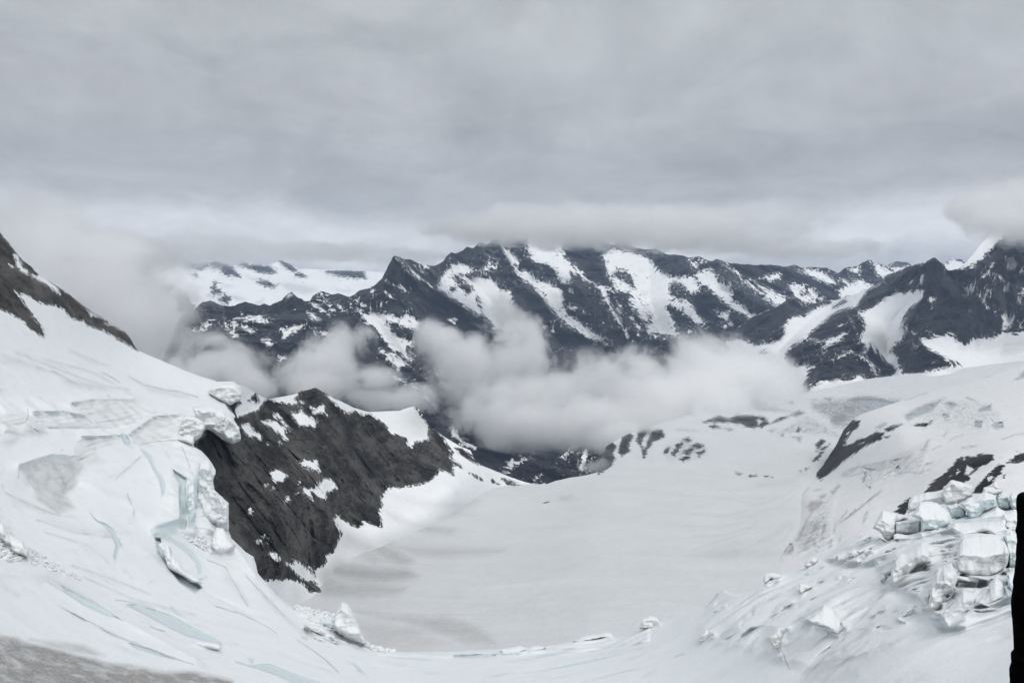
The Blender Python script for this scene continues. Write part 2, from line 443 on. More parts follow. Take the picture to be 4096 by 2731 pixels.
# ================================================================== LAND
FAR_DARK, FAR_LIGHT = (0.012, 0.0135, 0.017), (0.058, 0.062, 0.068)
M_far = terrain_mat("far_rock_and_snow", 9.0, FAR_DARK, FAR_LIGHT, edge=10, fleck=75.0, crag=45.0, fleck_at=0.58, fleck_stretch=(1.25, 1.0, 0.3), fleck_rot=(0, R(35), 0),
                    strata=(1, 1, 0.45), strata_rot=(0, R(40), 0), bump=1.1)
M_right = terrain_mat("right_rock_and_snow", 6.0, (0.012, 0.013, 0.016), (0.052, 0.054, 0.059), edge=9, fleck=70.0, crag=22.0, fleck_at=0.585, fleck_stretch=(1.2, 1, 0.35), fleck_rot=(0, R(-35), 0),
                      strata=(1, 1, 0.4), strata_rot=(0, R(-25), 0), bump=1.0, dirt=(0.50, 0.47, 0.44), streak=(1, 1, 0.15), streak_amt=0.25)
M_snowpeak = terrain_mat("distant_snow", 7.0, (0.035, 0.04, 0.05), (0.08, 0.085, 0.10), edge=16, fleck=60.0, crag=50.0, fleck_stretch=(0.8, 1, 1.2), dirt=(0.55, 0.57, 0.6))
M_ridge = terrain_mat("ridge_rock", 1.35, (0.030, 0.0297, 0.0295), (0.105, 0.100, 0.094), edge=8, fleck=30.0, fleck_at=0.60, strata=(0.5, 0.5, 1.3), strata_rot=(0, R(38), 0), bump=0.9,
                      dirt=(0.40, 0.385, 0.37), streak=(0.3, 0.3, 1.0), streak_rot=(0, R(15), 0))
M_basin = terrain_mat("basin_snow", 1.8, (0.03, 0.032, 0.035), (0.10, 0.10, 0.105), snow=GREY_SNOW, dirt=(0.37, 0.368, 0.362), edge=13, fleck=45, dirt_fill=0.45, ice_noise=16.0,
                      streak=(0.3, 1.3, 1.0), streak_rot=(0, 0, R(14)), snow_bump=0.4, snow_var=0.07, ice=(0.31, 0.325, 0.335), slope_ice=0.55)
M_slope = terrain_mat("icefall_slope", 1.7, (0.022, 0.022, 0.022), (0.06, 0.058, 0.056), snow=(0.78, 0.785, 0.79), dirt=(0.30, 0.275, 0.26), edge=12, fleck=14,
                      streak=(1, 1, 0.35), streak_rot=(0, R(-30), 0), streak_amt=0.25, ice=(0.46, 0.49, 0.50), dirt_fill=0.08, slope_ice=0.5, ice_noise=16.0, bump=0.6, snow_bump=0.2)
M_near = terrain_mat("near_glacier_snow", 0.55, (0.045, 0.044, 0.043), (0.11, 0.105, 0.10), snow=(0.79, 0.82, 0.835), dirt=(0.30, 0.292, 0.285), edge=8, fleck=12,
                     strata=(0.5, 0.5, 1.4), strata_rot=(0, R(45), 0), streak=(0.22, 0.5, 1.3), streak_rot=(0, R(28), 0), streak_amt=0.28,
                     ice=(0.735, 0.755, 0.76), blue=(0.67, 0.75, 0.775), dirt_fill=0.3, slope_ice=0.85, snow_var=0.035, snow_bump=0.16)

def land(label, o): return tag(o, label, o.name.split('.')[0].replace('_', ' '), kind='structure')
def bound_to(o, kind='structure'):
    o['kind'] = kind; return o

# --- far left: white plateau with dark crags
out = P("F1 640,1300 640,700 780,605 850,570 1000,588 1240,585 1330,590 1400,573 1460,577 1550,605 1620,582 1780,606 1860,564 1930,590 2000,620 2160,630 2335,632 2600,650 2700,1000 2300,1300")
d = Depth([(100, 260, 12000), (190, 262, 12500), (280, 262, 13500), (350, 270, 13500), (200, 300, 10500), (300, 300, 11000), (380, 300, 11500), (200, 360, 9000), (350, 370, 9500), (100, 370, 9000)])
rk = PS("""F1 1245,588 1300,583 1390,588 1385,610 1340,630 1280,620; 1395,582 1440,568 1510,578 1550,615 1590,655 1610,685 1560,670 1490,650 1470,620 1420,610;
1575,592 1640,580 1660,602 1740,594 1790,606 1850,655 1800,660 1740,650 1690,630 1640,615; 1860,562 1900,566 1950,598 1980,640 1960,650 1920,620 1880,595;
1965,650 2010,648 2045,678 1970,675; 2160,628 2220,636 2335,630 2420,640 2440,690 2330,682 2250,665 2190,645; 1715,690 1760,700 1800,715 1840,735 1830,750 1770,740 1740,720 1710,710;
1400,790 1420,720 1440,720 1440,750 1475,760 1470,785 1430,800; 1460,830 1500,790 1540,820 1520,860 1480,850; 815,565 880,567 930,600 880,612 830,600; 930,680 990,700 1000,740 960,730;
1090,745 1140,750 1130,790 1095,780; 980,800 1020,830 985,830; 1180,800 1230,800 1290,880 1300,900 1230,930 1180,890; 1290,660 1310,655 1310,675; 2000,602 2020,608 2010,614""")
icy = PS("F1 1640,670 1700,690 1690,700; 1850,720 1950,720 2080,745 2120,770 2020,790 1930,770; 1520,800 1580,800 1640,825 1590,840; 1700,850 1760,820 1750,860; 1480,730 1560,735 1520,750; 2240,760 2335,770 2320,780")
land('far white plateau with dark crags behind the jagged dark ridge', terrain("snow_mountain", rough(out, 0.8, 1.5, 3), d, M_snowpeak, 1.0, rock=rk, ice=[], dirt=icy, relief=(900, 160, 5, (1, 1, 1.5), 5), snow_relief=0.3, dsoft=3))

# --- the long dark range: jagged ridge, pyramid peak and the wall under the clouds
out = P("""F1 1170,1010 1195,960 1210,930 1260,915 1300,890 1350,845 1400,833 1440,850 1500,870 1540,875 1590,855 1640,843 1700,863 1730,868 1760,855 1800,868 1840,850 1880,830 1920,785 1945,778 1980,810 2030,835 2070,840 2090,800 2140,773 2180,778 2220,793 2260,788 2300,803
F2 667,476 690,465 720,440 790,420 830,400 880,355 905,300 920,270 950,213 965,203 985,205 1030,225 1080,228 1120,255 1180,265 1210,270 1245,265 1290,240 1320,200 1340,183 1370,190 1420,168 1450,142 1490,152 1530,112 1580,128 1640,85 1690,115 1740,58 1800,95 1850,70 1910,112 1980,48 2050,86 2120,30 2180,72 2260,40 2335,92
F3 700,112 760,132 820,96 900,152 980,162 1040,150 1100,190 1180,196 1260,216 1330,206 1400,240 1450,226 1500,245 1560,255 1650,262 1750,262 1830,264 1900,275 1960,262 2000,275 2090,278 2180,285 2240,310
F4 1090,490 1120,465 1160,445 1230,435 1260,410 1297,397 1350,415 1420,440 1480,475 1600,520 1600,700 800,1100
Z 770,400 700,470 640,500 560,500 480,505 300,470 140,450 155,400 165,350""")
d = Depth([(180, 325, 6800), (230, 305, 7400), (290, 295, 7600), (330, 295, 7700), (392, 256, 8000), (440, 265, 8800), (480, 245, 9600), (560, 240, 10200), (640, 250, 10400), (715, 260, 9800),
           (800, 262, 10500), (870, 260, 11000), (390, 300, 7400), (330, 330, 6800), (230, 350, 6200), (420, 345, 6900), (390, 390, 6000), (300, 400, 5500), (480, 330, 7900), (560, 330, 8000),
           (640, 330, 8200), (720, 310, 8600), (800, 300, 9400), (860, 300, 10000), (560, 400, 6800), (480, 430, 5600), (560, 480, 5300), (400, 460, 5000), (700, 380, 7200), (200, 420, 5200), (800, 350, 8200)])
sn = PS("""F2 830,570 900,580 960,600 1010,612 1050,595 1100,620 1150,650 1120,700 1060,680 1000,670 940,650 915,640 930,690 960,720 1000,742 1050,760 1100,755 1090,800 1060,830 1100,870 1080,920 1040,890 1000,850 960,830 920,800 880,740 850,720 830,690 800,670 770,640 740,590 690,540 740,560 790,590;
805,420 820,430 835,500 845,560 830,575 822,500; 870,820 920,840 980,850 1010,900 1060,920 1090,935 1020,945 990,970 960,940 920,910 900,880 850,850;
910,980 960,1000 1020,1040 1080,1070 1130,1090 1070,1072 1000,1050 940,1020; 380,575 420,580 460,610 478,635 450,645 410,620 385,600; -60,590 0,600 60,600 130,630 125,650 60,640 -30,640;
200,690 250,680 310,660 340,655 375,650 350,690 300,720 250,740 220,770 210,730; 440,690 500,710 550,735 500,745 460,720; 80,760 130,770 165,780 130,820 95,790; 500,480 530,510 560,560 545,575 520,540; 690,490 750,510 775,535 740,535;
890,355 940,375 1000,400 1045,440 1000,430 940,400; 985,210 1030,250 1080,300 1130,340 1190,385 1240,440 1210,430 1160,380 1100,340 1050,290 1010,250; 1100,262 1140,290 1190,330 1160,315 1120,290; 1130,262 1200,275 1190,290 1140,275;
1250,420 1260,370 1290,320 1340,270 1400,245 1440,250 1470,280 1475,310 1440,320 1400,325 1380,330 1440,345 1500,345 1560,345 1620,360 1660,400 1690,430 1740,445 1745,480 1740,530 1720,580 1760,620 1800,650 1780,700 1700,720 1640,700 1600,640 1550,590 1530,600 1480,570 1420,530 1380,510 1330,480 1290,450;
1595,225 1615,260 1600,290 1580,320 1560,345 1545,340 1565,290; 1620,240 1650,280 1640,300 1620,280;
1770,290 1850,305 1900,345 1960,380 2030,400 2060,410 2090,430 2100,490 2090,520 2110,560 2130,600 2200,640 2290,720 2335,770 2280,760 2200,720 2140,680 2080,640 2030,590 1990,540 1960,480 1900,420 1850,380 1790,340;
1700,60 1690,140 1730,170 1770,220 1810,250 1790,270 1760,260 1800,290 1770,300 1740,240 1700,190 1680,150; 1855,60 1850,160 1870,200 1855,210 1890,245 1960,265 2010,285 2050,325 2060,355 2080,385 2110,395 2135,372 2140,320 2180,330 2230,370 2265,388 2275,380 2255,345 2200,300 2150,260 2110,220 2090,165 2100,60;
2140,420 2120,440 2160,450; 2130,520 2180,540 2210,560 2150,560; 2010,590 2025,620 2020,700 2008,650; 2210,560 2240,585 2260,590 2225,590; 380,500 440,520 500,560 540,600 470,570 400,530; 510,460 560,500 600,540 620,570 570,520; 900,440 960,480 940,480; 870,570 880,500 910,470 890,520; 1180,400 1230,440 1200,430;
1310,620 1380,625 1370,655 1330,650; 1290,910 1310,890 1300,960 1270,1010 1255,1015; 1370,900 1400,930 1440,960 1500,985 1520,1000 1490,1010 1440,985 1390,950; 1335,1000 1390,1020 1430,1060 1440,1085 1400,1050; 1280,1045 1340,1080 1395,1100 1330,1090; 1520,990 1555,1025 1530,1035; 1160,1090 1175,1130 1195,1175 1180,1170 1150,1130; 1600,960 1620,1020 1610,1020; 930,1115 960,1130 990,1160 950,1140; 190,870 240,875 205,910; 290,900 310,905 260,980 240,1030 250,980;
-260,620 -240,650 -300,680 -330,650 -290,650; -140,640 -80,660 -110,720 -120,690; -155,700 -100,720 -80,740 -130,735""") + PS("""
F1 1580,950 1640,940 1700,945 1800,970 1790,985 1700,970 1640,970; 1590,1000 1640,1000 1700,1045 1690,1050 1620,1020; 1520,1020 1560,1040 1590,1070 1560,1075; 1745,1095 1800,1095 1830,1120 1790,1150; 1870,1030 1960,1010 2040,985 2000,1030 1900,1075; 1250,1020 1330,1020 1420,960 1450,985 1350,1040 1270,1040; 1500,960 1520,980 1510,1040 1495,1000; 1560,960 1580,950 1540,1010; 1900,810 1945,778 1950,800 1925,815; 2100,820 2180,850 2160,840; 2140,780 2190,840 2180,845""") + PS("""
F3 680,190 760,150 960,195 1030,245 1060,290 1130,335 1240,335 1290,350 1340,400 1330,440 1290,460 1240,430 1220,400 1160,380 1125,395 1130,450 1180,490 1250,490 1290,530 1310,570 1330,610 1370,650 1330,660 1290,630 1240,600 1180,570 1150,540 1120,545 1140,590 1160,640 1170,690 1200,745 1100,730 990,720 970,650 930,600 880,550 850,490 820,450 780,440 760,420 740,380 710,320 690,260;
620,375 680,400 740,420 780,445 720,440 730,500 760,560 800,620 840,680 890,775 850,750 800,680 750,600 710,520 660,440; 770,480 790,540 800,590 785,560; 870,610 900,640 935,680 925,730 905,730 915,690; 815,480 822,500 810,540;
1290,310 1350,300 1410,290 1440,330 1460,370 1520,400 1550,440 1560,500 1640,560 1730,600 1700,640 1640,600 1560,570 1490,520 1440,470 1390,420 1340,390 1300,345; 1420,560 1480,575 1530,570 1530,620 1585,672 1540,665 1490,620;
1475,240 1540,275 1580,310 1620,370 1680,410 1750,440 1840,460 1920,480 1900,520 1840,545 1800,510 1760,470 1700,420 1650,370 1590,330 1530,290; 1790,330 1850,315 1890,320 1870,360 1810,380 1730,350; 1920,390 1990,385 2060,400 2110,430 2140,470 2180,490 2100,520 2030,530 1990,480 1950,440;
2000,300 2090,290 2170,325 2240,380 2200,395 2130,370 2050,330; 1260,228 1290,235 1330,270 1300,305 1275,270; 430,190 460,240 520,290 570,330 610,380 560,350 500,290 440,240; 450,540 490,540 500,570 460,570; 560,570 590,590 570,590; 390,590 440,600 520,640 600,690 700,770 720,800 640,760 560,720 480,690 420,640; 410,1545 460,1480 500,1465 450,1530 440,1550; 540,1568 580,1470 600,1455 570,1540 550,1575; 710,1480 760,1455 760,1470 720,1490;
660,430 700,470 720,520 690,500; 250,650 300,670 360,710 290,690; 520,640 600,740 560,720; 1240,690 1280,720 1250,740; 1490,650 1520,690 1500,690; 1330,230 1345,250 1380,240 1350,232""") + PS("""
F4 1120,580 1200,540 1250,520 1300,540 1350,560 1290,610 1200,640 1120,665 1090,640 1080,600; 1165,452 1230,440 1240,480 1250,500 1210,490 1170,470; 1305,402 1380,435 1440,460 1500,490 1400,525 1350,490 1330,440; 850,470 920,470 1000,500 1080,560 1000,550 930,510; 640,500 720,480 710,520 650,540; 760,555 850,555 950,600 1010,650 940,670 850,690 800,640; 500,520 600,570 700,620 760,640 690,690 600,620; 1130,530 1180,560 1150,590; 1540,600 1500,560 1400,600 1300,700 1100,720 1150,640""") + PS("""
F2 1350,1340 1400,1400 1430,1450 1520,1485 1470,1500 1400,1450 1360,1400; F7 1345,170 1380,100 1420,50 1460,80 1560,35 1460,110 1390,160; 1860,130 1900,0 1920,0 1890,130 1950,160 1880,150; 1570,210 1610,160 1640,160""")
r2 = PS("""F3 745,340 790,298 830,310 870,340 892,412 860,390 800,360; 822,452 860,450 868,485 835,475; 1130,540 1145,545 1170,590 1140,590; 1000,600 1010,650 980,660; 2000,440 2050,450 2030,460; 1640,360 1700,420 1660,400
F2 ; 1355,330 1390,340 1430,370 1480,400 1495,440 1450,450 1410,420 1370,370; 1335,420 1370,415 1365,432 1340,432; 1510,470 1540,500 1550,550 1525,530; 1900,300 1960,310 2030,350 2050,385 1990,370 1920,350; 1050,815 1085,850 1080,870 1050,840; 1415,330 1480,330 1470,350; 1560,300 1600,310 1590,350 1560,340; 2010,620 2050,700 2080,690 2060,650
F1 ; 1840,1020 1860,1080 1850,1080
F4 ; 840,610 890,615 860,625; 920,655 970,670 940,680""")
ic = PS("F3 760,300 740,340 720,320; 930,440 1000,430 990,470 940,470; 960,520 1100,490 1140,520 1120,600 1170,690 1190,740 1000,715 980,650; 1150,530 1300,560 1290,590 1200,570; 205,240 290,250 380,300 370,330 300,290 220,270; 390,380 470,330 460,395 400,395; 330,450 430,450 430,500 360,490; 380,590 430,600 420,640; F2 2000,440 2090,470 2080,500; 1880,250 1980,270 2050,330 2060,380 2120,390 2140,320 2110,360 2060,350 2000,290 1900,262; 2010,470 2080,520 2100,600 2050,560")
scree = PS("F2 1350,1340 1400,1400 1430,1450 1520,1485 1470,1500 1400,1450 1360,1400; F7 1345,170 1380,100 1420,50 1460,80 1560,35 1460,110 1390,160; F2 860,640 960,740 1050,860 1000,840 900,730; F2 880,820 1080,930 950,900")
ribs = [(P("F2 965,205 1100,330 1240,440 1400,540 1550,720"), 7, 260), (P("F2 1690,150 1760,340 1850,420 1960,520 2100,700"), 7, 300), (P("F3 640,200 700,380 720,480 800,640 900,700"), 5, 120),
        (P("F3 450,350 560,460 640,600 720,800"), 9, 350), (P("F3 1440,230 1460,330 1600,450 1800,560"), 7, 260), (P("F1 1945,780 1900,900 1860,1050"), 6, 200), (P("F2 965,205 930,330 860,500"), 5, 150),
        (P("F3 1380,460 1500,600 1660,660"), 6, 200), (P("F3 1900,280 2000,380 2200,480"), 5, 150), (P("F1 1400,835 1330,950 1280,1050"), 6, 150),
        (P("F2 830,570 1000,780 1090,930"), 9, -220), (P("F3 1000,300 1000,500 1080,700"), 14, -300), (P("F2 1400,280 1600,500 1700,640"), 12, -250), (P("F2 1850,330 2050,560 2300,740"), 7, -180), (P("F2 190,500 190,800 190,1000"), 6, -160)]
land('long dark range streaked with snow and hanging glaciers, summits in cloud', terrain("mountain_range", rough(out, 1.1, 1.3, 7), d, M_far, 0.9, base_rock=True, snow=sn, rock2=r2, dirt=[(q, 0.35) for q in ic] + [(q, 0.45) for q in scree], bumps=ribs,
                 relief=(520, 330, 21, (1, 1, 0.5), 6), snow_relief=0.12, dsoft=2.5, lim=6))

# --- right: dark pyramid with the hanging glacier and the cloud-topped shoulder
out = P("""F4 340,940 350,930 410,860 500,790 560,760 620,730 680,715 730,680 770,646 820,643 850,670 880,695 960,680 1020,665 1080,662 1130,655 1260,605 1350,557 1420,498 1480,478 1560,438 1620,428 1680,412 1720,384 1745,381 1790,420 1830,468 1900,455 1960,400 2050,290 2110,215 2180,175 2335,60 2500,40 3000,20 3000,1400 700,1500 500,1200""")
d = Depth([(726, 340, 7600), (790, 297, 7800), (830, 300, 8200), (880, 280, 7600), (935, 258, 6300), (948, 270, 6100), (1024, 215, 6400), (860, 310, 6600), (870, 340, 5700), (900, 300, 6400), (905, 340, 6000), (890, 360, 5700),
           (780, 350, 6400), (820, 360, 5500), (810, 385, 5100), (920, 350, 5300), (960, 368, 5000), (975, 340, 5600), (1024, 335, 5500), (1024, 380, 4700), (900, 390, 4700), (860, 400, 4600), (770, 400, 5200)])
rk = PS("""F4 330,945 350,925 410,855 500,785 560,755 620,725 680,710 730,675 770,640 820,638 850,665 880,690 960,675 1020,660 1045,680 960,710 900,745 870,770 780,775 740,820 730,880 700,930 640,950 560,965 500,940 440,915 400,920;
1220,710 1260,650 1290,600 1350,558 1420,492 1500,470 1560,434 1620,424 1680,408 1720,380 1745,376 1790,415 1830,463 1900,462 1990,445 2040,400 2120,330 2200,240 2335,120 2500,40 3050,0 3050,880 2500,900 2335,870 2300,890 2200,880 2130,910 2030,910 1980,930 1940,960 1890,930 1850,890 1780,900 1700,915 1640,920 1650,960 1720,1010 1790,1050 1850,1095 1800,1115 1740,1130 1640,1150 1530,1160 1510,1110 1490,1040 1440,1010 1460,980 1530,930 1540,870 1510,850 1550,750 1590,710 1640,680 1670,640 1670,600 1600,600 1500,610 1420,640 1360,680 1300,720 1250,745;
890,910 940,860 1000,810 1060,760 1130,730 1190,715 1220,725 1250,790 1270,840 1250,900 1240,950 1310,960 1330,990 1380,1040 1430,1090 1480,1120 1470,1150 1440,1200 1380,1200 1340,1160 1350,1210 1300,1225 1270,1180 1240,1150 1180,1190 1100,1195 1020,1190 940,1230 900,1255 860,1220 900,1190 890,1140 930,1110 860,1110 790,1110 750,1080 745,1020 790,970 850,940 900,930; 1060,712 1130,672 1150,675 1090,705; 580,1015 615,1005 600,1028; 1840,1070 1900,1090 1870,1100""")
sn = PS("""F4 985,940 1050,910 1110,890 1170,870 1130,920 1080,950 1010,985 1000,950; 1090,835 1150,820 1120,842; 1165,770 1185,790 1205,830 1225,890 1200,840; 1235,1030 1290,1060 1330,1100 1345,1145 1310,1100 1270,1060; 895,920 960,930 1000,990 980,960 900,935; 1270,970 1300,970 1260,1040; 1050,1065 1180,1010 1100,1050;
1910,570 1960,582 2010,550 1990,600 1965,665 1940,620; 2065,510 2095,470 2130,420 2115,480; 2210,368 2270,375 2305,430 2250,485 2225,440; 2220,550 2265,540 2235,612 2200,600; 2165,765 2250,770 2300,745 2260,830 2200,880 2170,860 2190,800; 1540,840 1605,895 1560,870; 1700,655 1755,645 1725,685 1705,668; 1960,700 1985,735 1970,745; 2030,620 2060,650 2085,715 2050,660; 2060,640 2100,615 2070,640; 1690,850 1735,890 1700,880; 1710,700 1730,712 1715,720; 1880,530 1920,560 1895,560; 2150,480 2200,520 2215,545 2170,510; 2310,600 2345,590 2330,620; 2250,680 2320,650 2290,680; 2310,480 2330,440 2330,490; 1590,950 1620,975 1605,985; 1735,1080 1760,1070 1750,1085; 1640,520 1660,500 1650,560; 1560,560 1600,530 1570,560; 2090,590 2110,600 2080,600; 1970,620 1985,590 2005,560; 1230,740 1240,790 1228,780; 1820,890 1880,885 1870,920 1840,905; 2300,830 2335,790 2320,850; 1320,880 1300,930 1330,930""")
ic = PS("F4 1305,890 1400,885 1450,905 1490,935 1470,975 1430,1020 1405,1012 1400,960 1350,930; 740,990 800,930 870,895 800,960 750,1015 720,1030; 630,1050 710,1040 670,1085")
dt = PS("F4 1890,930 1900,990 1940,1010 1960,960; 2000,920 2020,990 2060,930; 2200,950 2180,1030 2240,1040 2335,1000 2335,930; 1100,1200 1300,1240 1500,1220 1600,1180 1400,1250 1000,1240; 1820,1130 1900,1110 1880,1170; 560,980 640,1010 600,1020")
ribs = [(P("F4 1745,383 1700,560 1600,760 1560,850 1700,1000 1850,1090"), 9, 240), (P("F4 1220,715 1260,840 1240,930 1300,1010"), 6, 160), (P("F4 1740,390 1560,480 1420,570 1260,690"), 6, 200), (P("F4 2335,200 2100,480 2000,680 1950,900"), 10, 260), (P("F4 1180,720 1050,830 900,960"), 7, 150),
        (P("F4 1080,1000 1000,1100 900,1230"), 8, 170), (P("F4 770,650 740,760 640,900"), 6, 150), (P("F4 1600,640 1450,800 1420,1000 1450,1150"), 10, -200), (P("F4 1830,470 1960,640 1960,720"), 5, -180), (P("F4 1200,650 900,800 700,1000"), 9, -160), (P("F4 2240,400 2220,620 2240,800"), 6, -150)]
land('dark pyramid mountain at right with a white hanging glacier', terrain("rock_mountain", rough(out, 0.9, 1.3, 11), d, M_right, 0.9, rock=rk, snow=sn, dirt=[(q, 0.5) for q in dt] + [(q, 0.45) for q in ic], bumps=ribs, relief=(420, 230, 31, (1, 1, 0.55), 6), snow_relief=0.10, dsoft=4, lim=6))

# far snow domes behind the saddle
out = P("F4 1400,520 1430,430 1480,404 1560,414 1580,430 1640,440 1700,470 1700,560 1400,560")
land('far snow dome with a thin dark crest behind the saddle', terrain("snow_mountain", rough(out, 0.6, 1.5, 13), Depth([(880, 262, 13000), (900, 270, 12500), (925, 265, 13000), (900, 285, 12000)]), M_snowpeak, 1.0,
                 rock=PS("F4 1425,432 1480,402 1560,412 1585,432 1520,440 1490,445 1450,440"), relief=(900, 120, 6, (1, 1, 1), 5)))
out = P("F4 1760,520 1825,395 1850,388 1920,393 1945,418 1990,440 2020,520")
land('tiny far white peak beside the cloud-wrapped right shoulder', terrain("snow_mountain", rough(out, 0.4, 1.5, 14), Depth([(945, 260, 13500), (960, 258, 13500), (975, 265, 13500), (960, 280, 12500)]), M_snowpeak, 1.0,
                 rock=PS("F4 1820,400 1835,388 1825,420; 1880,390 1920,392 1945,418 1910,402"), relief=(900, 90, 8, (1, 1, 1), 5)))

# --- the glacier: basin floor, its lip and the upper field
out = P("""Z 270,640 300,560 400,500 470,482 520,484 F7 1500,231 1600,240 1650,237 1700,218 1800,195 1900,181 1980,160 2050,140
Z 613,464 603,456 606,446 622,436 650,426 690,414 720,408 760,400 800,394 870,378 960,368 1060,355 1120,350 1120,470 960,500 900,540 880,640 720,700 270,700""")
basin = [(500, 470, 2150), (545, 484, 1960), (600, 470, 2120), (650, 462, 2200), (400, 500, 1675), (600, 500, 1640), (750, 500, 1640), (400, 530, 1370), (560, 530, 1360), (700, 530, 1350), (340, 560, 1158), (560, 560, 1150), (760, 560, 1150),
         (300, 600, 959), (560, 600, 950), (740, 600, 950), (400, 650, 790), (560, 650, 785), (700, 650, 780), (560, 690, 690)]
d_glac = Depth(basin + [(655, 455, 2300), (680, 440, 2700), (720, 455, 2350), (790, 475, 1950), (740, 425, 3200), (800, 405, 4000), (850, 395, 4400), (950, 375, 4700), (820, 440, 2900), (820, 470, 2150), (1040, 365, 4900), (960, 450, 2800)])
rk = PS("""F9 190,645 300,600 360,620 430,600 520,600 600,610 640,650 590,680 560,675 510,682 440,660 380,650 300,645; 235,672 270,660 315,680 260,685; 340,683 395,692 370,698; 640,655 700,640 760,610 720,605 690,625; 840,968 870,965 850,972; 870,955 905,955 880,965; 940,800 980,760 1010,770 960,830; 950,840 1040,790 1000,830; 920,910 980,840 1010,830 960,890;
815,700 830,675 840,690 830,710""")
sn = PS("F9 560,620 590,640 560,665")
rk += PS('Z 598,474 602,456 606,446 612,440 616,446 613,454 616,458 610,466; 622,437 630,432 634,436 628,444 630,450 622,456 618,452; 640,427 648,425 652,430 644,437 641,445 636,440')
rk += PS('F9 60,757 100,748 122,768 90,777; 10,800 50,775 70,790 20,830; 110,800 160,785 200,800 170,817; -20,850 20,815 40,830 0,870; 60,840 120,810 140,825 80,867; 150,850 205,825 210,842 165,877; 30,895 80,868 110,880 60,902; -70,845 -40,800 -20,810 -50,862; -150,700 -80,690 -60,740 -140,780 -190,850 -210,860; -230,790 -180,850 -200,880')
knob = PS('F9 -60,800 0,775 60,757 100,745 130,765 200,790 215,840 150,885 60,902 -40,900 -70,850')
ic = PS("F9 990,485 1060,480 1040,510; 1140,500 1210,475 1290,470 1370,480 1450,500 1480,515 1420,520 1330,510 1250,510 1180,520; 760,600 830,565 880,580 820,610; 1040,640 1060,590 1150,570 1160,640 1080,665; 960,530 1090,515 1070,540; 1250,530 1330,530 1290,570; 690,720 760,680 770,690; 630,700 680,690 650,712; 700,730 740,710 730,740; 780,745 850,740 840,780 820,750; 900,690 940,720; 1120,520 1230,540 1200,600 1130,580; 740,505 805,510 790,525; 1000,690 1020,700 1000,715;20,695 165,703 100,698; 890,495 960,490 930,500; 940,540 1000,530 960,545; 1380,540 1320,575 1350,545;1290,470 1270,500 1300,505")
thin = PS("F7 1740,335 1810,326 1770,340; 1130,160 1180,180 1220,212 1170,190; 1270,208 1300,220 1325,238 1290,228; 1350,205 1400,225 1460,240 1440,255 1390,240; 1410,230 1440,235 1430,245;1630,360 1660,362 1645,368; F9 500,1000 550,1002 520,1008; 415,985 450,990 430,992; 600,1003 665,1010 630,1006")
dt = [(q, a) for q, a in pairs(PS("""F7 540,400 640,450 740,500 850,520 1040,545 1000,560 880,555 760,540 650,480 560,430; 600,290 800,330 1000,340 1200,350 1130,390 1000,405 880,370 760,350;
300,560 400,600 500,620 620,660 720,720 755,755 680,780 560,730 480,690 380,640; 640,655 800,665 1000,670 1370,680 1200,705 900,720 760,700; 150,780 300,780 420,790 560,800 700,795 785,850 700,875 560,890 400,880 250,850; 100,830 300,900 520,900 720,930 640,980 400,1000 160,980; 380,1080 600,1110 800,1120 960,1110 1120,1160 1260,1240 1300,1300 1100,1300 900,1220 700,1160 480,1120; 380,1150 700,1180 1000,1300 700,1350 450,1320; 250,480 300,560 420,640 560,740 500,760 380,700 280,600; 420,500 640,640 700,680 560,650;
900,290 1100,330 1200,360 1000,370"""), (0.8, 0.4, 0.75, 0.6, 0.85, 0.6, 0.55, 0.35, 0.5, 0.5, 0.35))]
icefall = list(zip(PS("F9 880,500 1000,475 1300,455 1560,470 1500,600 1250,640 1180,720 1040,700 1020,640 900,580; 620,720 700,670 830,590 900,560 1040,640 1180,720 1130,800 1000,760 850,760 700,750; 250,900 600,880 860,940 880,1000 600,960 300,930; -120,990 100,930 -20,900 -300,960"), (0.8, -0.4, -2.6, -1.5)))
flow = [(q, 0.5, a) for q, a in [(x, 0.35) for x in PS("F9 560,1440 700,1390 820,1290; 600,1500 740,1420 800,1330; 500,1200 620,1180 760,1120 860,1050; 540,1240 680,1220 800,1140; 600,1030 780,1020 880,985; 300,1100 500,1090 640,1060; 0,1130 300,1150 520,1180; 100,1500 300,1440 480,1380 560,1300; 60,1540 260,1500 420,1440; 200,1540 400,1510 560,1450; 100,1250 300,1270 480,1240; 50,1330 280,1350 470,1310; 120,1400 330,1400 500,1350")] +
        [(x, 0.5) for x in PS("F7 560,470 700,520 860,545 1030,545; 600,420 720,480 840,510; 300,560 420,620 560,680 700,740; 330,600 380,690 500,760; 620,300 760,340 900,370 1050,390; 700,290 850,320 1000,335 1180,350; 240,760 420,790 600,800 770,830; 180,820 400,850 620,880; 350,1080 560,1100 800,1115 1000,1120; 700,1150 900,1210 1100,1270 1250,1300; 400,1100 700,1140 900,1200; 620,660 820,670 1050,680 1350,690")]]
dt += [(q, 0.9) for q in thin[:1]] + [(q, 0.35) for q in PS("F9 560,1440 700,1380 780,1300 640,1420; 100,1540 400,1480 700,1520 400,1560; 560,1060 830,1010 870,980 800,1060")]
land('wide flat grey glacier basin filling the valley', terrain("glacier", out, d_glac, M_basin, 1.0, rock=rk + thin[1:], snow=sn, ice=ic, dirt=dt + [(knob[0], 0.3)], broken=[(knob[0], -0.5)] + icefall, lines=flow, steps=[(P('F9 640,700 700,640 880,520 1000,470 1300,450 1600,460 1500,620 1250,660 1180,760 1000,780 760,770'), 42, 30, 75, 91, 0.75, 6)], relief=(140, 13, 41, (1, 1, 1), 6), snow_relief=0.8, fade=0, dsoft=6, crest=0.0))

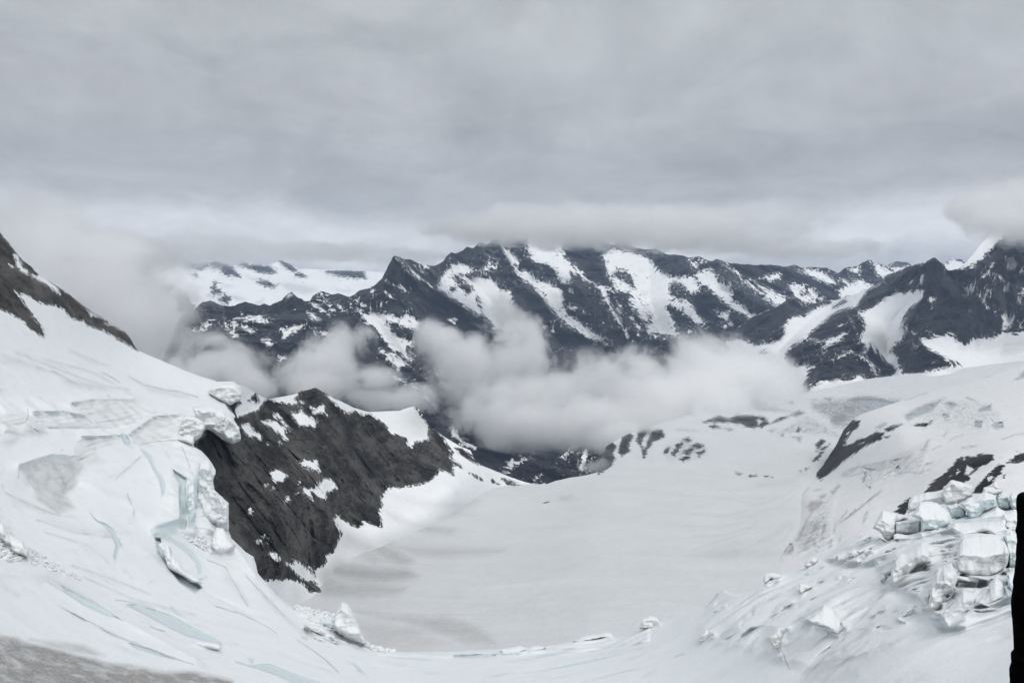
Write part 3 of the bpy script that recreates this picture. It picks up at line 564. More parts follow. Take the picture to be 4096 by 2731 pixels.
# --- mid-right slope with rock ribs and broken ice
out = P("F9 3050,120 2450,235 2335,262 2250,285 2100,340 1900,400 1700,440 1540,495 1400,540 1250,590 1190,630 1130,700 1080,800 1020,890 980,950 930,1000 860,1060 780,1120 650,1230 540,1400 470,1560 520,1750 900,1800 3050,1700")
d = Depth([(1040, 361, 2250), (960, 385, 2300), (905, 399, 2450), (852, 420, 2330), (838, 440, 2200), (816, 475, 2030), (800, 486, 1850), (788, 500, 1780), (768, 538, 1400), (752, 565, 1190), (742, 590, 1070), (805, 500, 1615), (800, 530, 1345), (785, 548, 1225),
           (780, 565, 1112), (775, 585, 1012), (900, 470, 1450), (1000, 460, 1230), (1030, 440, 1350), (900, 520, 1150), (850, 520, 1220), (850, 560, 1020), (950, 550, 980), (1030, 550, 950), (900, 430, 1750), (1000, 410, 1700)])
rk = PS("""F9 1190,632 1240,638 1225,680 1180,720 1150,760 1130,800 1200,785 1250,750 1300,740 1350,710 1400,715 1380,760 1300,790 1240,830 1180,870 1130,900 1080,950 1020,1000 975,1030 935,995 975,950 1020,890 1050,810 1075,770 1095,700 1130,665;
1400,690 1470,665 1520,658 1470,690 1430,706; 1585,662 1650,655 1700,640 1725,635 1680,670 1620,673; 1400,740 1440,735 1420,755;
1665,1118 1720,1050 1790,1000 1840,950 1890,890 1950,868 1990,870 2060,855 2125,860 2132,890 2080,930 2040,950 1990,980 1965,1000 1970,1030 1930,1055 1850,1030 1820,1060 1780,1095; 1990,1112 2050,1040 2110,980 2150,930 2205,930 2180,980 2140,1030 2100,1072 2050,1110; 2215,918 2280,870 2335,845 2360,850 2350,900 2260,918; 2280,840 2320,830 2300,845; 2190,1000 2220,985 2200,1015; 1470,1240 1530,1180 1580,1140 1570,1200 1540,1262""")
sn = PS("F9 1950,930 2000,960 1970,1000 1940,990; 1890,960 1920,950 1880,1000; 1930,880 1945,870 1940,900; 1150,720 1170,690 1160,740; 1230,790 1280,775 1250,785; 2090,1010 2130,990 2100,1040; 1850,990 1870,970 1840,1010")
ic = PS("""F9 1530,605 1590,562 1680,520 1810,482 1765,520 1730,570 1650,600 1560,632; 1340,680 1410,645 1425,655 1370,690; 1780,520 1850,505 1900,530 1850,550; 1790,620 1780,585 1830,590 1840,615; 2000,575 2060,540 2120,525 2110,560 2040,580; 2000,640 2060,635 2050,680 2000,685; 2110,670 2140,640 2195,640 2200,680 2150,690; 1270,960 1285,980 1280,1010 1265,1050 1255,1030; 1310,980 1320,1020 1310,1050; 1290,1075 1320,1075 1305,1090; 1465,955 1500,925 1510,955 1490,962; 1405,978 1440,975 1430,985;
1110,1310 1170,1260 1260,1190 1330,1130 1380,1100 1330,1145 1250,1215 1170,1275; 1265,1300 1280,1260 1295,1235 1285,1280 1260,1325; 1700,760 1670,830 1655,825; 1720,915 1650,950 1690,920; 1920,820 2010,805 1960,815; 2270,370 2320,310 2350,300 2335,350; 1950,480 2020,500 1980,495; 1660,690 1700,640 1730,650 1690,670; 1780,745 1830,700 1800,745; 1250,940 1380,965 1280,970; 1420,910 1570,870 1480,905""")
brown = PS("""F9 740,1530 760,1490 730,1520 700,1510 740,1460 790,1450 800,1500 770,1530; 800,1440 880,1290 890,1300 850,1400 830,1440; 850,1470 900,1400 920,1340 960,1300 970,1320 930,1380 900,1450 860,1490; 970,1380 1000,1320 1020,1330 990,1390; 1055,1380 1075,1310 1070,1390; 970,1440 990,1400 1000,1420; 920,1460 950,1440 940,1470; 1040,1480 1045,1420 1055,1430; 880,1210 910,1170 960,1160 1000,1180 960,1220 910,1250; 960,1140 1000,1120 1010,1140 980,1160; 1040,1110 1100,1060 1110,1070 1060,1130; 720,1260 770,1210 740,1260; 1100,1430 1115,1400 1105,1440; 930,1100 1000,1085 960,1100; 720,1410 760,1385 750,1410""")
scars = [(q, 0.55, 0.9) for q in PS("F9 1110,1312 1190,1255 1260,1200 1330,1145 1385,1105; 1265,1312 1270,1270 1292,1238; 1252,960 1282,1000 1270,1045; 1160,962 1300,930 1420,905 1600,862; 1180,1002 1300,970 1450,940; 1652,835 1680,790 1712,758; 1830,772 1870,750 1925,728; 900,1080 800,1190 700,1292; 760,1502 660,1540 560,1560; 740,1240 690,1290 650,1335; 1910,395 2000,362 2110,338; 1540,500 1620,470 1690,450; 1570,980 1640,985 1700,960; 1280,1060 1310,1090; 2190,760 2260,730 2340,720; 1920,815 2020,800; 2120,620 2150,690; 1950,480 2015,505; 1720,830 1780,800; 1020,1120 940,1200 890,1300; 1160,1230 1080,1330")]
dt = [(q, 0.95) for q in brown] + [(q, 0.6) for q in PS("F9 1820,545 1870,540 1850,560; 1790,600 1830,600 1810,640; 700,1500 640,1530 560,1560 720,1560; 1160,960 1250,930 1180,1000; 1180,1010 1100,1010 1150,960")] + [(q, 0.35) for q in PS("F9 1400,900 1700,760 1700,840 1500,1000; 1240,930 1600,860 1500,960; 800,1450 900,1300 1000,1350 900,1500")]
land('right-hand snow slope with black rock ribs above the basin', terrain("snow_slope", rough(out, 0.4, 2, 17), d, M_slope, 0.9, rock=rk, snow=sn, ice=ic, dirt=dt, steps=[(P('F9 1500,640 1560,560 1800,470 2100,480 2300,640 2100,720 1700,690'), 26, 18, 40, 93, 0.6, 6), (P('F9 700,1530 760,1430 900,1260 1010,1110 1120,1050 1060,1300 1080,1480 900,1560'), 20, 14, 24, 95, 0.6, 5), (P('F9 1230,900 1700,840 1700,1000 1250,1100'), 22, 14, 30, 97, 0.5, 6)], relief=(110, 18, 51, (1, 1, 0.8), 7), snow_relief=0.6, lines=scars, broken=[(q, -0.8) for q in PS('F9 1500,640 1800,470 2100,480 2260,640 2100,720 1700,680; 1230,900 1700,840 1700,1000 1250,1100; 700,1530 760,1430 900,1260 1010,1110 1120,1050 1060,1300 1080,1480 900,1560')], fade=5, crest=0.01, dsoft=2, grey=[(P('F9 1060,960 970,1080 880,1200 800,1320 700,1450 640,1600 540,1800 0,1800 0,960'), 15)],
                 pits=[(q, 14, 1.5) for q in ic] + [(q, 8, 1.5) for q in brown]))

# --- the dark rock ridge with its snow patches
out = P("""F5 1380,300 1400,260 1560,218 1650,248 1720,292 1780,325 1830,318 1880,309 1970,290 2010,268 2060,263 2085,254 2105,246 2160,278 2230,320
F2 500,1130 590,1165 680,1210 790,1244 850,1242 900,1240 1000,1234 1060,1213 1100,1208 1130,1230 1160,1280 1200,1340 1250,1380 1330,1430 1400,1470 1470,1500 1490,1540
F7 1150,60 1210,113 1300,150 1400,190 1500,226 1600,243 1650,245 1500,300 1300,340 1150,420 1000,480 800,560 600,650 500,740 450,850 400,980 300,1060 150,1100 0,1120 -300,1100 -700,0""")
d = Depth([(200, 390, 1000), (235, 385, 1050), (266, 398, 1250), (316, 387, 1420), (345, 402, 1500), (370, 412, 1600), (415, 407, 1700), (440, 445, 1780), (510, 475, 1960), (545, 485, 1990),
           (455, 490, 1560), (475, 474, 1780), (425, 490, 1500), (388, 488, 1450), (382, 530, 1280), (336, 530, 1180), (340, 560, 1150), (316, 580, 1040), (325, 592, 1000), (275, 570, 840), (230, 470, 900), (230, 560, 740), (200, 450, 820), (330, 450, 1330), (290, 500, 1000), (300, 430, 1300), (250, 590, 780), (320, 605, 960),
           (400, 560, 1280), (450, 520, 1530), (480, 500, 1800), (520, 490, 1950), (360, 600, 1040), (300, 620, 950)])
rk = PS("""F5 1500,360 1580,350 1560,365 1560,420 1580,445 1640,430 1720,400 1780,322 1850,342 1950,362 2025,345 1965,322 2010,266 2105,240 2160,270 2240,320
F2 500,1125 550,1160 560,1180 600,1225 650,1252 700,1240 760,1272 790,1250 830,1275 900,1330 940,1380 1000,1410 1040,1420 1055,1470 1080,1480 1100,1445 1190,1430 1190,1400 1130,1385 1170,1390 1195,1390 1185,1330 1125,1240 1105,1212 1170,1280 1210,1340 1260,1375 1300,1440 1320,1470 1340,1500 1345,1560
F7 1000,10 1020,30 1000,60 1020,110 1025,180 990,165 930,140 910,180 860,220 780,245 700,255 640,265 585,265 570,290 535,345 550,380 525,410 540,470 540,525 500,510 440,480 415,490 420,510 385,525 340,510 300,480 240,445 220,480 250,520 275,570 250,620 220,690 175,715 170,770 120,810 95,820 60,790 100,830 95,890 130,920 165,985 110,965 70,960 20,900 -60,870 -500,900 -700,0;
F5 1690,300 1712,288 1733,340 1705,345 1680,320; 1655,335 1665,330 1670,345; F5 1530,370 1590,325 1610,360 1580,390 1560,390;
F7 1080,0 1150,55 1205,110 1170,100 1120,70 1060,40 1030,0; 1000,80 1050,100 1085,135 1030,110; 1130,163 1180,182 1220,212 1170,192; 1350,203 1400,225 1460,242 1440,258 1390,242; 1275,210 1325,238 1290,226""")
sn = PS("""F5 1600,485 1660,490 1700,530 1750,560 1745,600 1700,580 1640,560 1610,520; 1740,470 1800,465 1850,470 1900,520 1910,560 1920,602 1890,590 1880,565 1830,530 1780,500; 1815,410 1860,430 1910,490 1978,567 1930,530 1870,470 1830,440; 1945,410 1990,420 2010,390 2030,420 2060,440 2110,470 2090,520 2060,500 2000,505 1960,460;
2065,375 2110,395 2150,350 2165,370 2182,435 2140,412 2110,425; 1990,730 2050,735 2110,735 2140,800 2110,800 2040,772; 1800,800 1870,790 1915,830 1910,860 1840,882 1810,850; 2005,908 2050,915 2090,920 2110,905 2160,850 2180,850 2230,870 2250,920 2220,930 2180,940 2172,997 2120,980 2085,945 2065,950 2090,1000 2030,955; 1900,975 1930,975 1940,995 1905,1010; 1790,1340 1840,1360 1880,1388 1850,1402 1800,1360;
1900,1410 1960,1425 1950,1388 2010,1420 2060,1470 2095,1500 2092,1545 2040,1540 1990,1500 1940,1450; 1757,1238 1800,1250 1803,1272; 1560,390 1600,352 1660,332 1690,350 1720,380 1690,412 1620,432 1572,442; 1535,1205 1550,1225 1560,1240 1545,1230; 1760,895 1795,890 1780,908; 1660,1060 1670,1055 1680,1105 1655,1100; 1715,1265 1740,1270 1725,1285; 1785,612 1800,620 1790,625; 1860,605 1885,620 1870,628; 1955,945 1980,950 1970,957; 1990,875 2000,880 1992,888; 1820,908 1835,920 1815,925""")
sn += PS("F2 540,1163 590,1178 600,1205 640,1250 610,1215 580,1190 550,1172; 890,1238 1000,1234 1100,1210 1130,1245 1185,1330 1190,1400 1188,1428 1100,1443 1080,1478 1055,1468 1040,1418 1000,1408 940,1378 900,1328 830,1273 790,1243")
crk = [(P(s), 0.9, dd) for s, dd in (("F5 1450,680 1600,900 1750,1100 1900,1300", -10), ("F5 1500,640 1700,830 1800,1000 1980,1250 2050,1400", -9), ("F5 1640,620 1760,760 1850,940", -8), ("F5 1700,700 1900,1010 2100,1250 2200,1300", -10),
       ("F5 2190,1000 2060,830 1880,600", -8), ("F7 150,120 330,260 440,380", -9), ("F7 210,250 330,130 380,0", -6), ("F7 560,220 580,120 700,40", -8), ("F7 40,330 130,420 200,480", -8), ("F5 1550,980 1700,1180 1850,1350", -9), ("F7 640,20 700,120 800,160", -6), ("F2 0,1370 120,1440 260,1500 320,1560", -8))]
crk += [(P("F5 2000,520 2150,900 2200,1200"), 12, 25), (P("F7 900,20 750,140 600,220"), 14, 25), (P("F7 240,440 120,300 0,200"), 7, -18), (P("F5 1620,640 1780,950 1880,1250 2000,1440"), 10, 14)]
dt = [(q, a) for q, a in pairs(PS("F7 240,450 300,560 420,600 560,700 480,740 300,640; 560,290 760,340 960,360 1100,380 900,400 700,360; 540,400 700,480 850,530 640,480; 110,830 250,740 500,790 500,900 200,1000; F6 1960,930 2050,950 2200,1020 2150,1080 1950,1020"), (0.5, 0.35, 0.5, 0.7, 0.4))]
land('dark rock ridge with white snow patches left of the basin', terrain("rock_ridge", rough(out, 0.45, 1.4, 19), d, M_ridge, 0.85, rock=rk, snow=sn, dirt=dt, bumps=crk, relief=(75, 24, 61, (1, 1, 0.7), 6), relief2=(R(48), 60, 8, 8.0, 63), snow_relief=0.08, fade=4, lim=6, dsoft=6, grey=[(P('F7 1750,235 1500,275 1250,345 1050,390 850,480 650,560 480,590 330,560 270,600 200,760 110,840 170,1000 -100,1200 2000,1300 2000,235'), 10)]))

def ice_mat(name, unit, ice, snow=(0.84, 0.865, 0.88), dirt=(0.42, 0.41, 0.39)):
    m = bpy.data.materials.new(name); m.use_nodes = True; t = m.node_tree; t.nodes.clear()
    pos = N(t, 'ShaderNodeTexCoord').outputs['Object']
    geo = N(t, 'ShaderNodeNewGeometry'); sp = N(t, 'ShaderNodeSeparateXYZ'); t.links.new(geo.outputs['Normal'], sp.inputs[0])
    n0 = noise_(t, pos, 1 / (6 * unit), 6, 0.65); il = noise_(t, scaled(t, pos, (0.06, 0.06, 1.5), (R(6), R(9), 0)), 1 / (4 * unit), 6, 0.65, 0.3); n3 = noise_(t, pos, 1 / (1.5 * unit), 4, 0.65)
    ic = ramp_(t, il, [(0.31, tuple(x * 0.55 for x in ice)), (0.42, tuple(x * 0.9 for x in ice)), (0.5, ice), (0.6, tuple(min(0.9, x * 1.12) for x in ice))])
    vo = t.nodes.new('ShaderNodeTexVoronoi'); vo.feature = 'DISTANCE_TO_EDGE'; vo.inputs['Scale'].default_value = 1 / (9 * unit)
    wv = t.nodes.new('ShaderNodeTexNoise'); wv.inputs['Scale'].default_value = 1 / (5 * unit); wv.inputs['Detail'].default_value = 4; t.links.new(pos, wv.inputs['Vector'])
    t.links.new(vmath(t, 'ADD', vmath(t, 'MULTIPLY', pos, (1, 1, 0.55)), vmath(t, 'MULTIPLY', wv.outputs['Color'], (6 * unit, 6 * unit, 6 * unit))), vo.inputs['Vector'])
    crk_ = math_(t, 'MULTIPLY', mapr(t, vo.outputs['Distance'], 0.0, 0.045, 1.0, 0.0), mapr(t, n0, 0.42, 0.56))
    ic = mix_(t, math_(t, 'MULTIPLY', crk_, 0.75), ic, (0.22, 0.27, 0.29))
    dm = math_(t, 'MULTIPLY', mapr(t, n0, 0.54, 0.72), 0.55)
    ic = mix_(t, dm, ic, dirt)
    sf = mapr(t, math_(t, 'ADD', sp.outputs['Z'], math_(t, 'MULTIPLY', math_(t, 'SUBTRACT', n0, 0.5), 0.6)), 0.16, 0.45)
    c = mix_(t, sf, ic, snow)
    b = N(t, 'ShaderNodeBsdfPrincipled'); b.inputs['Roughness'].default_value = 0.7; b.inputs['Specular IOR Level'].default_value = 0.2
    t.links.new(c, b.inputs['Base Color'])
    bp = N(t, 'ShaderNodeBump'); bp.inputs['Distance'].default_value = unit * 2.0; bp.inputs['Strength'].default_value = 0.35
    t.links.new(math_(t, 'ADD', math_(t, 'ADD', math_(t, 'MULTIPLY', n0, 1.5), il), math_(t, 'MULTIPLY', n3, 0.5)), bp.inputs['Height']); t.links.new(bp.outputs[0], b.inputs['Normal'])
    o = N(t, 'ShaderNodeOutputMaterial'); t.links.new(b.outputs[0], o.inputs[0]); return m
M_blue = ice_mat("blue_ice", 0.5, (0.71, 0.815, 0.845)); M_grey = ice_mat("grey_ice", 0.45, (0.80, 0.835, 0.845)); M_dusty = ice_mat("dusty_ice", 0.4, (0.73, 0.73, 0.72))

blocks = [
 ("F8 1790,300 1800,275 1845,218 1860,213 1985,250 1990,262 1985,322 1930,348 1880,378 1810,372", "F8 1840,450", 14, M_grey, 'tall grey ice tower with a tilted slab cap, in front of the black rock', 0.16, 'serac'),
 ("F8 1560,430 1572,345 1590,325 1640,307 1790,283 1812,372 1690,375 1640,400", "F8 1700,450", 14, M_grey, 'long low snow-topped ice shelf just left of the tall capped tower', 0.5, 'ice block'),
 ("F8 1820,385 1885,370 1945,415 1942,470 1850,462", "F8 1880,470", 9, M_blue, 'small pale blue ice block under the tall capped tower', 0.25, 'ice block'),
 ("F8 1915,372 1960,335 2055,300 2075,290 2140,318 2152,390 2060,445 1985,482 1950,420", "F8 2000,480", 16, M_blue, 'square blue ice block right of the tall capped tower, sharp front edge', 0.3, 'serac'),
 ("F8 2060,300 2070,262 2135,245 2180,272 2190,290 2140,310", "F8 2100,440", 8, M_grey, 'crumbly grey ice knobs on the skyline above the square blue block', 0.3, 'ice block'),
 ("F8 2120,262 2140,222 2160,240 2185,275 2150,275", "F8 2100,440", 6, M_dusty, 'thin pointed ice spike standing against the snow slope, top of the icefall', 0.1, 'ice spike'),
 ("F8 2150,335 2165,290 2215,308 2238,345 2240,405 2170,410", "F8 2200,430", 10, M_blue, 'blue ice pillar between the square block and the dark post', 0.2, 'serac'),
 ("F8 2240,330 2255,300 2335,292 2400,300 2400,420 2265,410 2245,370", "F8 2300,440", 14, M_blue, 'blue ice wall beside the top of the black post', 0.3, 'serac'),
 ("F8 2200,440 2270,408 2330,430 2340,500 2290,560 2220,530", "F8 2270,540", 12, M_grey, 'round snow-covered ice hump left of the black post', 0.5, 'ice block'),
 ("F8 1950,490 2060,440 2150,395 2200,420 2210,470 2100,495", "F8 2080,490", 8, M_blue, 'fan of crushed blue ice below the square block', 0.8, 'ice rubble'),
 ("F8 1330,530 1372,450 1392,415 1450,432 1540,448 1560,470 1485,495 1482,590 1440,618 1405,600 1385,562", "F8 1440,620", 14, M_dusty, 'leftmost serac of the icefall crest, dark hollow in its front', 0.4, 'serac'),
 ("F8 1485,485 1640,462 1650,470 1645,582 1520,572 1480,560", "F8 1560,590", 12, M_grey, 'layered ice face with an overhanging lip, beside the hollowed serac', 0.22, 'serac'),
 ("F8 1590,450 1640,368 1680,355 1760,368 1830,430 1835,505 1740,562 1650,582 1650,475", "F8 1740,570", 16, M_blue, 'big round-topped block with white snow dome and blue side', 0.55, 'serac'),
 ("F8 1470,570 1640,580 1740,560 1830,500 1850,540 1600,610 1470,610", "F8 1640,600", 8, M_blue, 'band of crushed ice at the foot of the round-topped block', 0.8, 'ice rubble'),
 ("F8 1850,530 1880,500 1990,505 2110,495 2205,478 2222,545 2205,598 2100,560 1900,590", "F8 2050,600", 16, M_grey, 'wide snow-draped block above the largest serac', 0.55, 'serac'),
 ("F8 1885,730 1905,620 1930,590 2000,580 2120,575 2205,592 2232,660 2228,765 2190,840 2100,900 2000,880 1900,850", "F8 2050,900", 22, M_grey, 'largest serac, smooth snow roof over a grey undercut face', 0.45, 'serac'),
 ("F8 2205,590 2245,560 2320,590 2400,560 2400,900 2300,830 2240,840 2230,700", "F8 2280,830", 12, M_blue, 'blue broken ice between the largest serac and the black post', 0.2, 'serac'),
 ("F8 1448,880 1455,800 1485,715 1560,690 1655,640 1700,690 1703,765 1625,780 1560,850 1475,912", "F8 1480,912", 14, M_dusty, 'snow-capped serac with a dirty concave face, left of the largest one', 0.5, 'serac'),
 ("F8 1700,1080 1715,900 1735,850 1760,800 1850,765 1888,850 1860,955 1790,990 1792,1095 1765,1130", "F8 1740,1130", 14, M_grey, 'narrow leaning ice fin with a dark gap at its foot', 0.3, 'serac'),
 ("F8 1795,1130 1830,1060 1930,965 2000,985 2010,1040 1925,1150 1838,1205", "F8 1838,1205", 12, M_grey, 'wedge of ice resting against the largest serac, dark slot at its left', 0.35, 'ice block'),
 ("F8 1890,860 1960,880 2020,880 2005,960 1930,960 1880,945", "F8 1960,960", 9, M_dusty, 'cracked dirty ice between the fin and the wedge', 0.3, 'ice block'),
 ("F8 2010,1030 2080,950 2130,870 2150,858 2195,890 2230,1000 2100,1065", "F8 2100,1065", 12, M_grey, 'smooth white snow cone right of the wedge of ice', 0.7, 'snow cone'),
 ("F8 2225,830 2300,790 2400,760 2400,1000 2260,1010 2235,930", "F8 2270,1010", 12, M_blue, 'blue-walled block low beside the black post', 0.5, 'serac'),
 ("F8 890,1145 960,1085 1000,1050 1060,1075 1110,1150 1135,1195 1090,1260 1030,1228 950,1182", "F8 1060,1262", 10, M_grey, 'tilted snow slab with a dark crack along its lower edge', 0.72, 'ice slab'),
 ("F8 638,1260 690,1200 745,1195 712,1290 708,1368 665,1330 645,1290", "F8 700,1368", 7, M_dusty, 'small leaning ice fin with a tail of snow below it', 0.25, 'ice fin'),
 ("F8 170,1285 185,1240 212,1213 250,1230 258,1262 230,1285 185,1300", "F8 200,1300", 6, M_dusty, 'small hollow ice mushroom low on the snow slope', 0.35, 'ice block'),
 ("F8 597,880 605,838 640,828 690,838 712,850 705,875 680,885 650,872 610,912", "F8 640,905", 8, M_grey, 'pair of small white ice knobs on the crest above the basin', 0.4, 'ice block'),
 ("F8 870,785 890,745 930,722 955,745 945,775 905,795", "F8 905,797", 8, M_dusty, 'rounded ice knob with a dirty face on the slope edge', 0.35, 'ice block'),
 ("F8 1380,880 1395,840 1415,855 1413,885", "F8 1400,890", 5, M_dusty, 'little grey ice splinter left of the dirty concave serac', 0.2, 'ice block'),
 ("F8 1180,700 1195,680 1225,685 1228,720 1210,745 1192,735", "F8 1210,748", 5, M_dusty, 'left one of two small ice stumps under the hollowed serac', 0.3, 'ice block'),
 ("F8 1265,690 1280,672 1312,682 1300,720 1272,738", "F8 1285,740", 5, M_dusty, 'right one of two small ice stumps under the hollowed serac', 0.3, 'ice block'),
 ("F8 1500,1150 1515,1100 1560,1040 1600,1045 1590,1110 1540,1165", "F8 1510,1170", 7, M_grey, 'pale ice shoulder with two dark pockets, left of the narrow leaning fin', 0.5, 'ice block'),
 ("F8 830,940 845,905 920,920 880,950 850,990", "F8 845,992", 5, M_dusty, 'small wedge of ice with a dark seam, middle of the snow slope', 0.4, 'ice block'),
 ("F8 1100,870 1115,838 1150,855 1130,875", "F8 1110,876", 4, M_dusty, 'tiny grey ice tooth alone in the snow hollow', 0.3, 'ice block'),
]
left = [
 ("F5 1400,290 1402,262 1430,240 1500,232 1565,234 1607,292 1600,330 1530,362 1450,322", "F5 1500,365", 12, M_grey, 'cracked grey ice cliff under the snow shoulder, above the dark rock gap', 0.18, 'ice cliff'),
 ("F5 1290,385 1400,383 1480,397 1545,455 1590,510 1605,595 1550,622 1500,600 1430,550 1398,530 1365,523 1350,480 1310,440", "F5 1500,600", 16, M_grey, 'overhanging grey ice bulge beside the black cave in the rock', 0.14, 'ice cliff'),
 ("F5 1190,565 1215,470 1230,445 1290,440 1345,470 1366,523 1335,572 1300,604 1240,590", "F5 1280,605", 12, M_dusty, 'dirty banded ice buttress left of the black cave', 0.14, 'ice cliff'),
 ("F5 1190,595 1225,570 1260,560 1290,580 1288,630 1230,610", "F5 1250,632", 8, M_grey, 'white snow-capped nub at the lip next to the cave', 0.55, 'ice block'),
 ("F5 1325,790 1340,740 1390,735 1430,790 1438,820 1415,880 1425,930 1522,1015 1522,1190 1440,1190 1400,1180 1320,1180 1300,1050 1330,920", "F5 1420,1190", 18, M_grey, 'pale icy wall falling to the foot of the dark rock ridge', 0.12, 'ice cliff'),
 ("F5 1250,960 1262,905 1290,900 1300,960 1300,1110 1270,1180 1250,1100", "F5 1275,1180", 8, M_blue, 'slim blue-white ice column in the deep gap', 0.15, 'ice column'),
 ("F5 1415,1290 1420,1215 1450,1182 1490,1190 1530,1250 1560,1310 1480,1360 1430,1340", "F5 1480,1360", 14, M_grey, 'white snow-topped block with an overhanging left side, by the rock edge', 0.65, 'ice block'),
 ("F7 225,1150 240,1105 262,1060 282,1028 318,1042 345,1085 372,1140 400,1205 425,1270 432,1305 400,1300 330,1280 265,1240 232,1190", "F7 350,1310", 16, M_grey, 'pointed white ice tower standing alone at the edge of the basin', 0.25, 'ice tower'),
 ("F7 30,1190 80,1170 150,1190 220,1240 250,1300 180,1270 100,1230", "F7 180,1280", 10, M_dusty, 'long grey ice wave in front of the pointed tower', 0.4, 'ice block'),
 ("F7 158,1170 190,1152 230,1170 240,1215 200,1205", "F7 200,1215", 6, M_blue, 'blue-grey block leaning between the ice wave and the pointed tower', 0.3, 'ice block'),
 ("F6 1060,650 1080,630 1130,650 1140,700 1250,830 1320,860 1345,900 1280,890 1180,830 1120,800 1100,720", "F6 1200,850", 7, M_grey, 'snow block sunk in the curved trench', 0.6, 'ice block'),
 ("F6 1275,1310 1330,1285 1440,1300 1480,1325 1455,1340 1350,1325", "F6 1380,1342", 4, M_grey, 'flat snow slab lying in the long open crevasse', 0.5, 'snow slab'),
 ("F6 -40,510 20,500 60,570 150,620 185,690 180,720 80,700 0,600", "F6 100,720", 8, M_dusty, 'heap of dirty ice lumps at the left edge of the glacier', 0.5, 'ice rubble'),
 ("F7 1340,1340 1400,1330 1470,1322 1510,1340 1460,1362 1360,1365", "F7 1430,1366", 7, M_grey, 'low pale ice lump on the near lip, left one of the pair', 0.8, 'ice block'),
 ("F7 1520,1335 1560,1318 1640,1325 1600,1345 1540,1352", "F7 1580,1354", 6, M_grey, 'low pale ice lump on the near lip, right one of the pair', 0.8, 'ice block'),
 ("F7 1820,1285 1900,1252 2060,1228 2110,1260 2000,1265 1880,1290", "F7 1960,1292", 7, M_grey, 'long broken ice step on the near lip above the basin', 0.75, 'ice block'),
 ("F7 2265,1200 2285,1140 2330,1118 2380,1130 2400,1180 2340,1205", "F7 2320,1212", 7, M_dusty, 'crumbled grey ice knob on the rising lip', 0.3, 'ice block'),
]

def foot_line(s, lift=0.07):
    """lower rim of a block as an open line, a little above its foot"""
    q = rough(P(s), 0, 0.6); u0, u1 = q[:, 0].min(), q[:, 0].max(); H = np.ptp(q[:, 1])
    xs = np.linspace(u0, u1, max(5, int((u1 - u0) / 1.2))); ys = []
    for x in xs:
        m = np.abs(q[:, 0] - x) < 0.9
        ys.append(q[m, 1].max() if m.any() else np.nan)
    ys = np.array(ys); ok = ~np.isnan(ys)
    return np.column_stack([xs[ok], ys[ok] - lift * H])
drifts = [(foot_line(b[0]), 1.6, 0.45 * b[2]) for b in blocks if b[6] in ('serac', 'ice block', 'ice slab', 'ice fin', 'snow cone', 'ice rubble')]
def top_line(s):
    q = rough(P(s), 0, 0.6); u0, u1 = q[:, 0].min(), q[:, 0].max(); xs = np.linspace(u0 - 1, u1 + 1, max(5, int((u1 - u0) / 1.2))); ys = []
    for x in xs:
        m = np.abs(q[:, 0] - np.clip(x, u0 + .3, u1 - .3)) < 0.9; ys.append(q[m, 1].min() if m.any() else np.nan)
    ys = np.array(ys); ok = ~np.isnan(ys); return np.column_stack([xs[ok], ys[ok] + 0.6])
SMALL = ('small', 'tiny', 'little', 'pair', 'rounded ice knob', 'two small', 'tilted', 'pale ice shoulder', 'dirty concave', 'narrow', 'wedge', 'cracked')
drifts += [(top_line(b[0]), 2.6, (0.9 if any(k in b[4] for k in SMALL) else 0.75) * b[2]) for b in blocks if b[6] in ('serac', 'ice block', 'ice slab', 'ice fin', 'snow cone')]
drifts += [(top_line(b[0]), 2.4, 0.8 * b[2]) for b in left if b[6] in ('ice cliff',)]
drifts += [(foot_line(b[0], 0.12), 1.7, 0.85 * b[2]) for b in left if b[6] in ('ice block', 'ice tower', 'ice rubble', 'snow slab')]
# --- near glacier: left slope, hollow and right-hand icefall
out = P("""F1 -1100,-420 -600,-60 -250,160 -80,300 0,383 40,425 90,490 120,530 160,570 210,610 250,655 300,690 400,750 470,800 530,848 590,890 650,930 720,970 780,1013 840,1043 880,1098 915,1163 990,1198 1100,1243 1200,1288 1330,1338 1450,1375
F5 1480,206 1560,208 1600,240 1612,300 1600,325 1560,352 1520,365 1545,400 1570,440 1560,460 1590,510 1600,590 1555,622 1530,617 1480,582 1430,547 1400,530 1365,523 1335,570 1300,602 1290,640 1340,665 1390,720 1420,760 1440,800 1420,870 1430,930 1520,1015 1525,1100 1518,1190
F6 1545,600 1600,652 1640,692 1690,720 1710,780 1718,830 1780,900 1850,985 1930,1050 2000,1075 2100,1100 2230,1120
F7 300,1130 380,1220 440,1312 520,1342 640,1357 850,1357 1020,1352 1100,1347 1250,1342 1340,1337 1420,1327 1530,1327 1620,1322 1800,1292 1900,1252 2060,1232 2110,1262 2180,1242 2270,1205 2335,1180
F8 0,1100 100,1080 200,1060 232,1032 262,1000 290,960 330,942 400,965 450,967 550,932 600,912 610,870 650,858 780,825 870,800 900,760 1000,735 1100,650 1150,600 1240,560 1340,575 1420,620 1500,590 1600,560 1700,520 1850,480 2000,420 2150,360 2335,330 2480,320 3050,280
Z 1130,740 -165,740""")
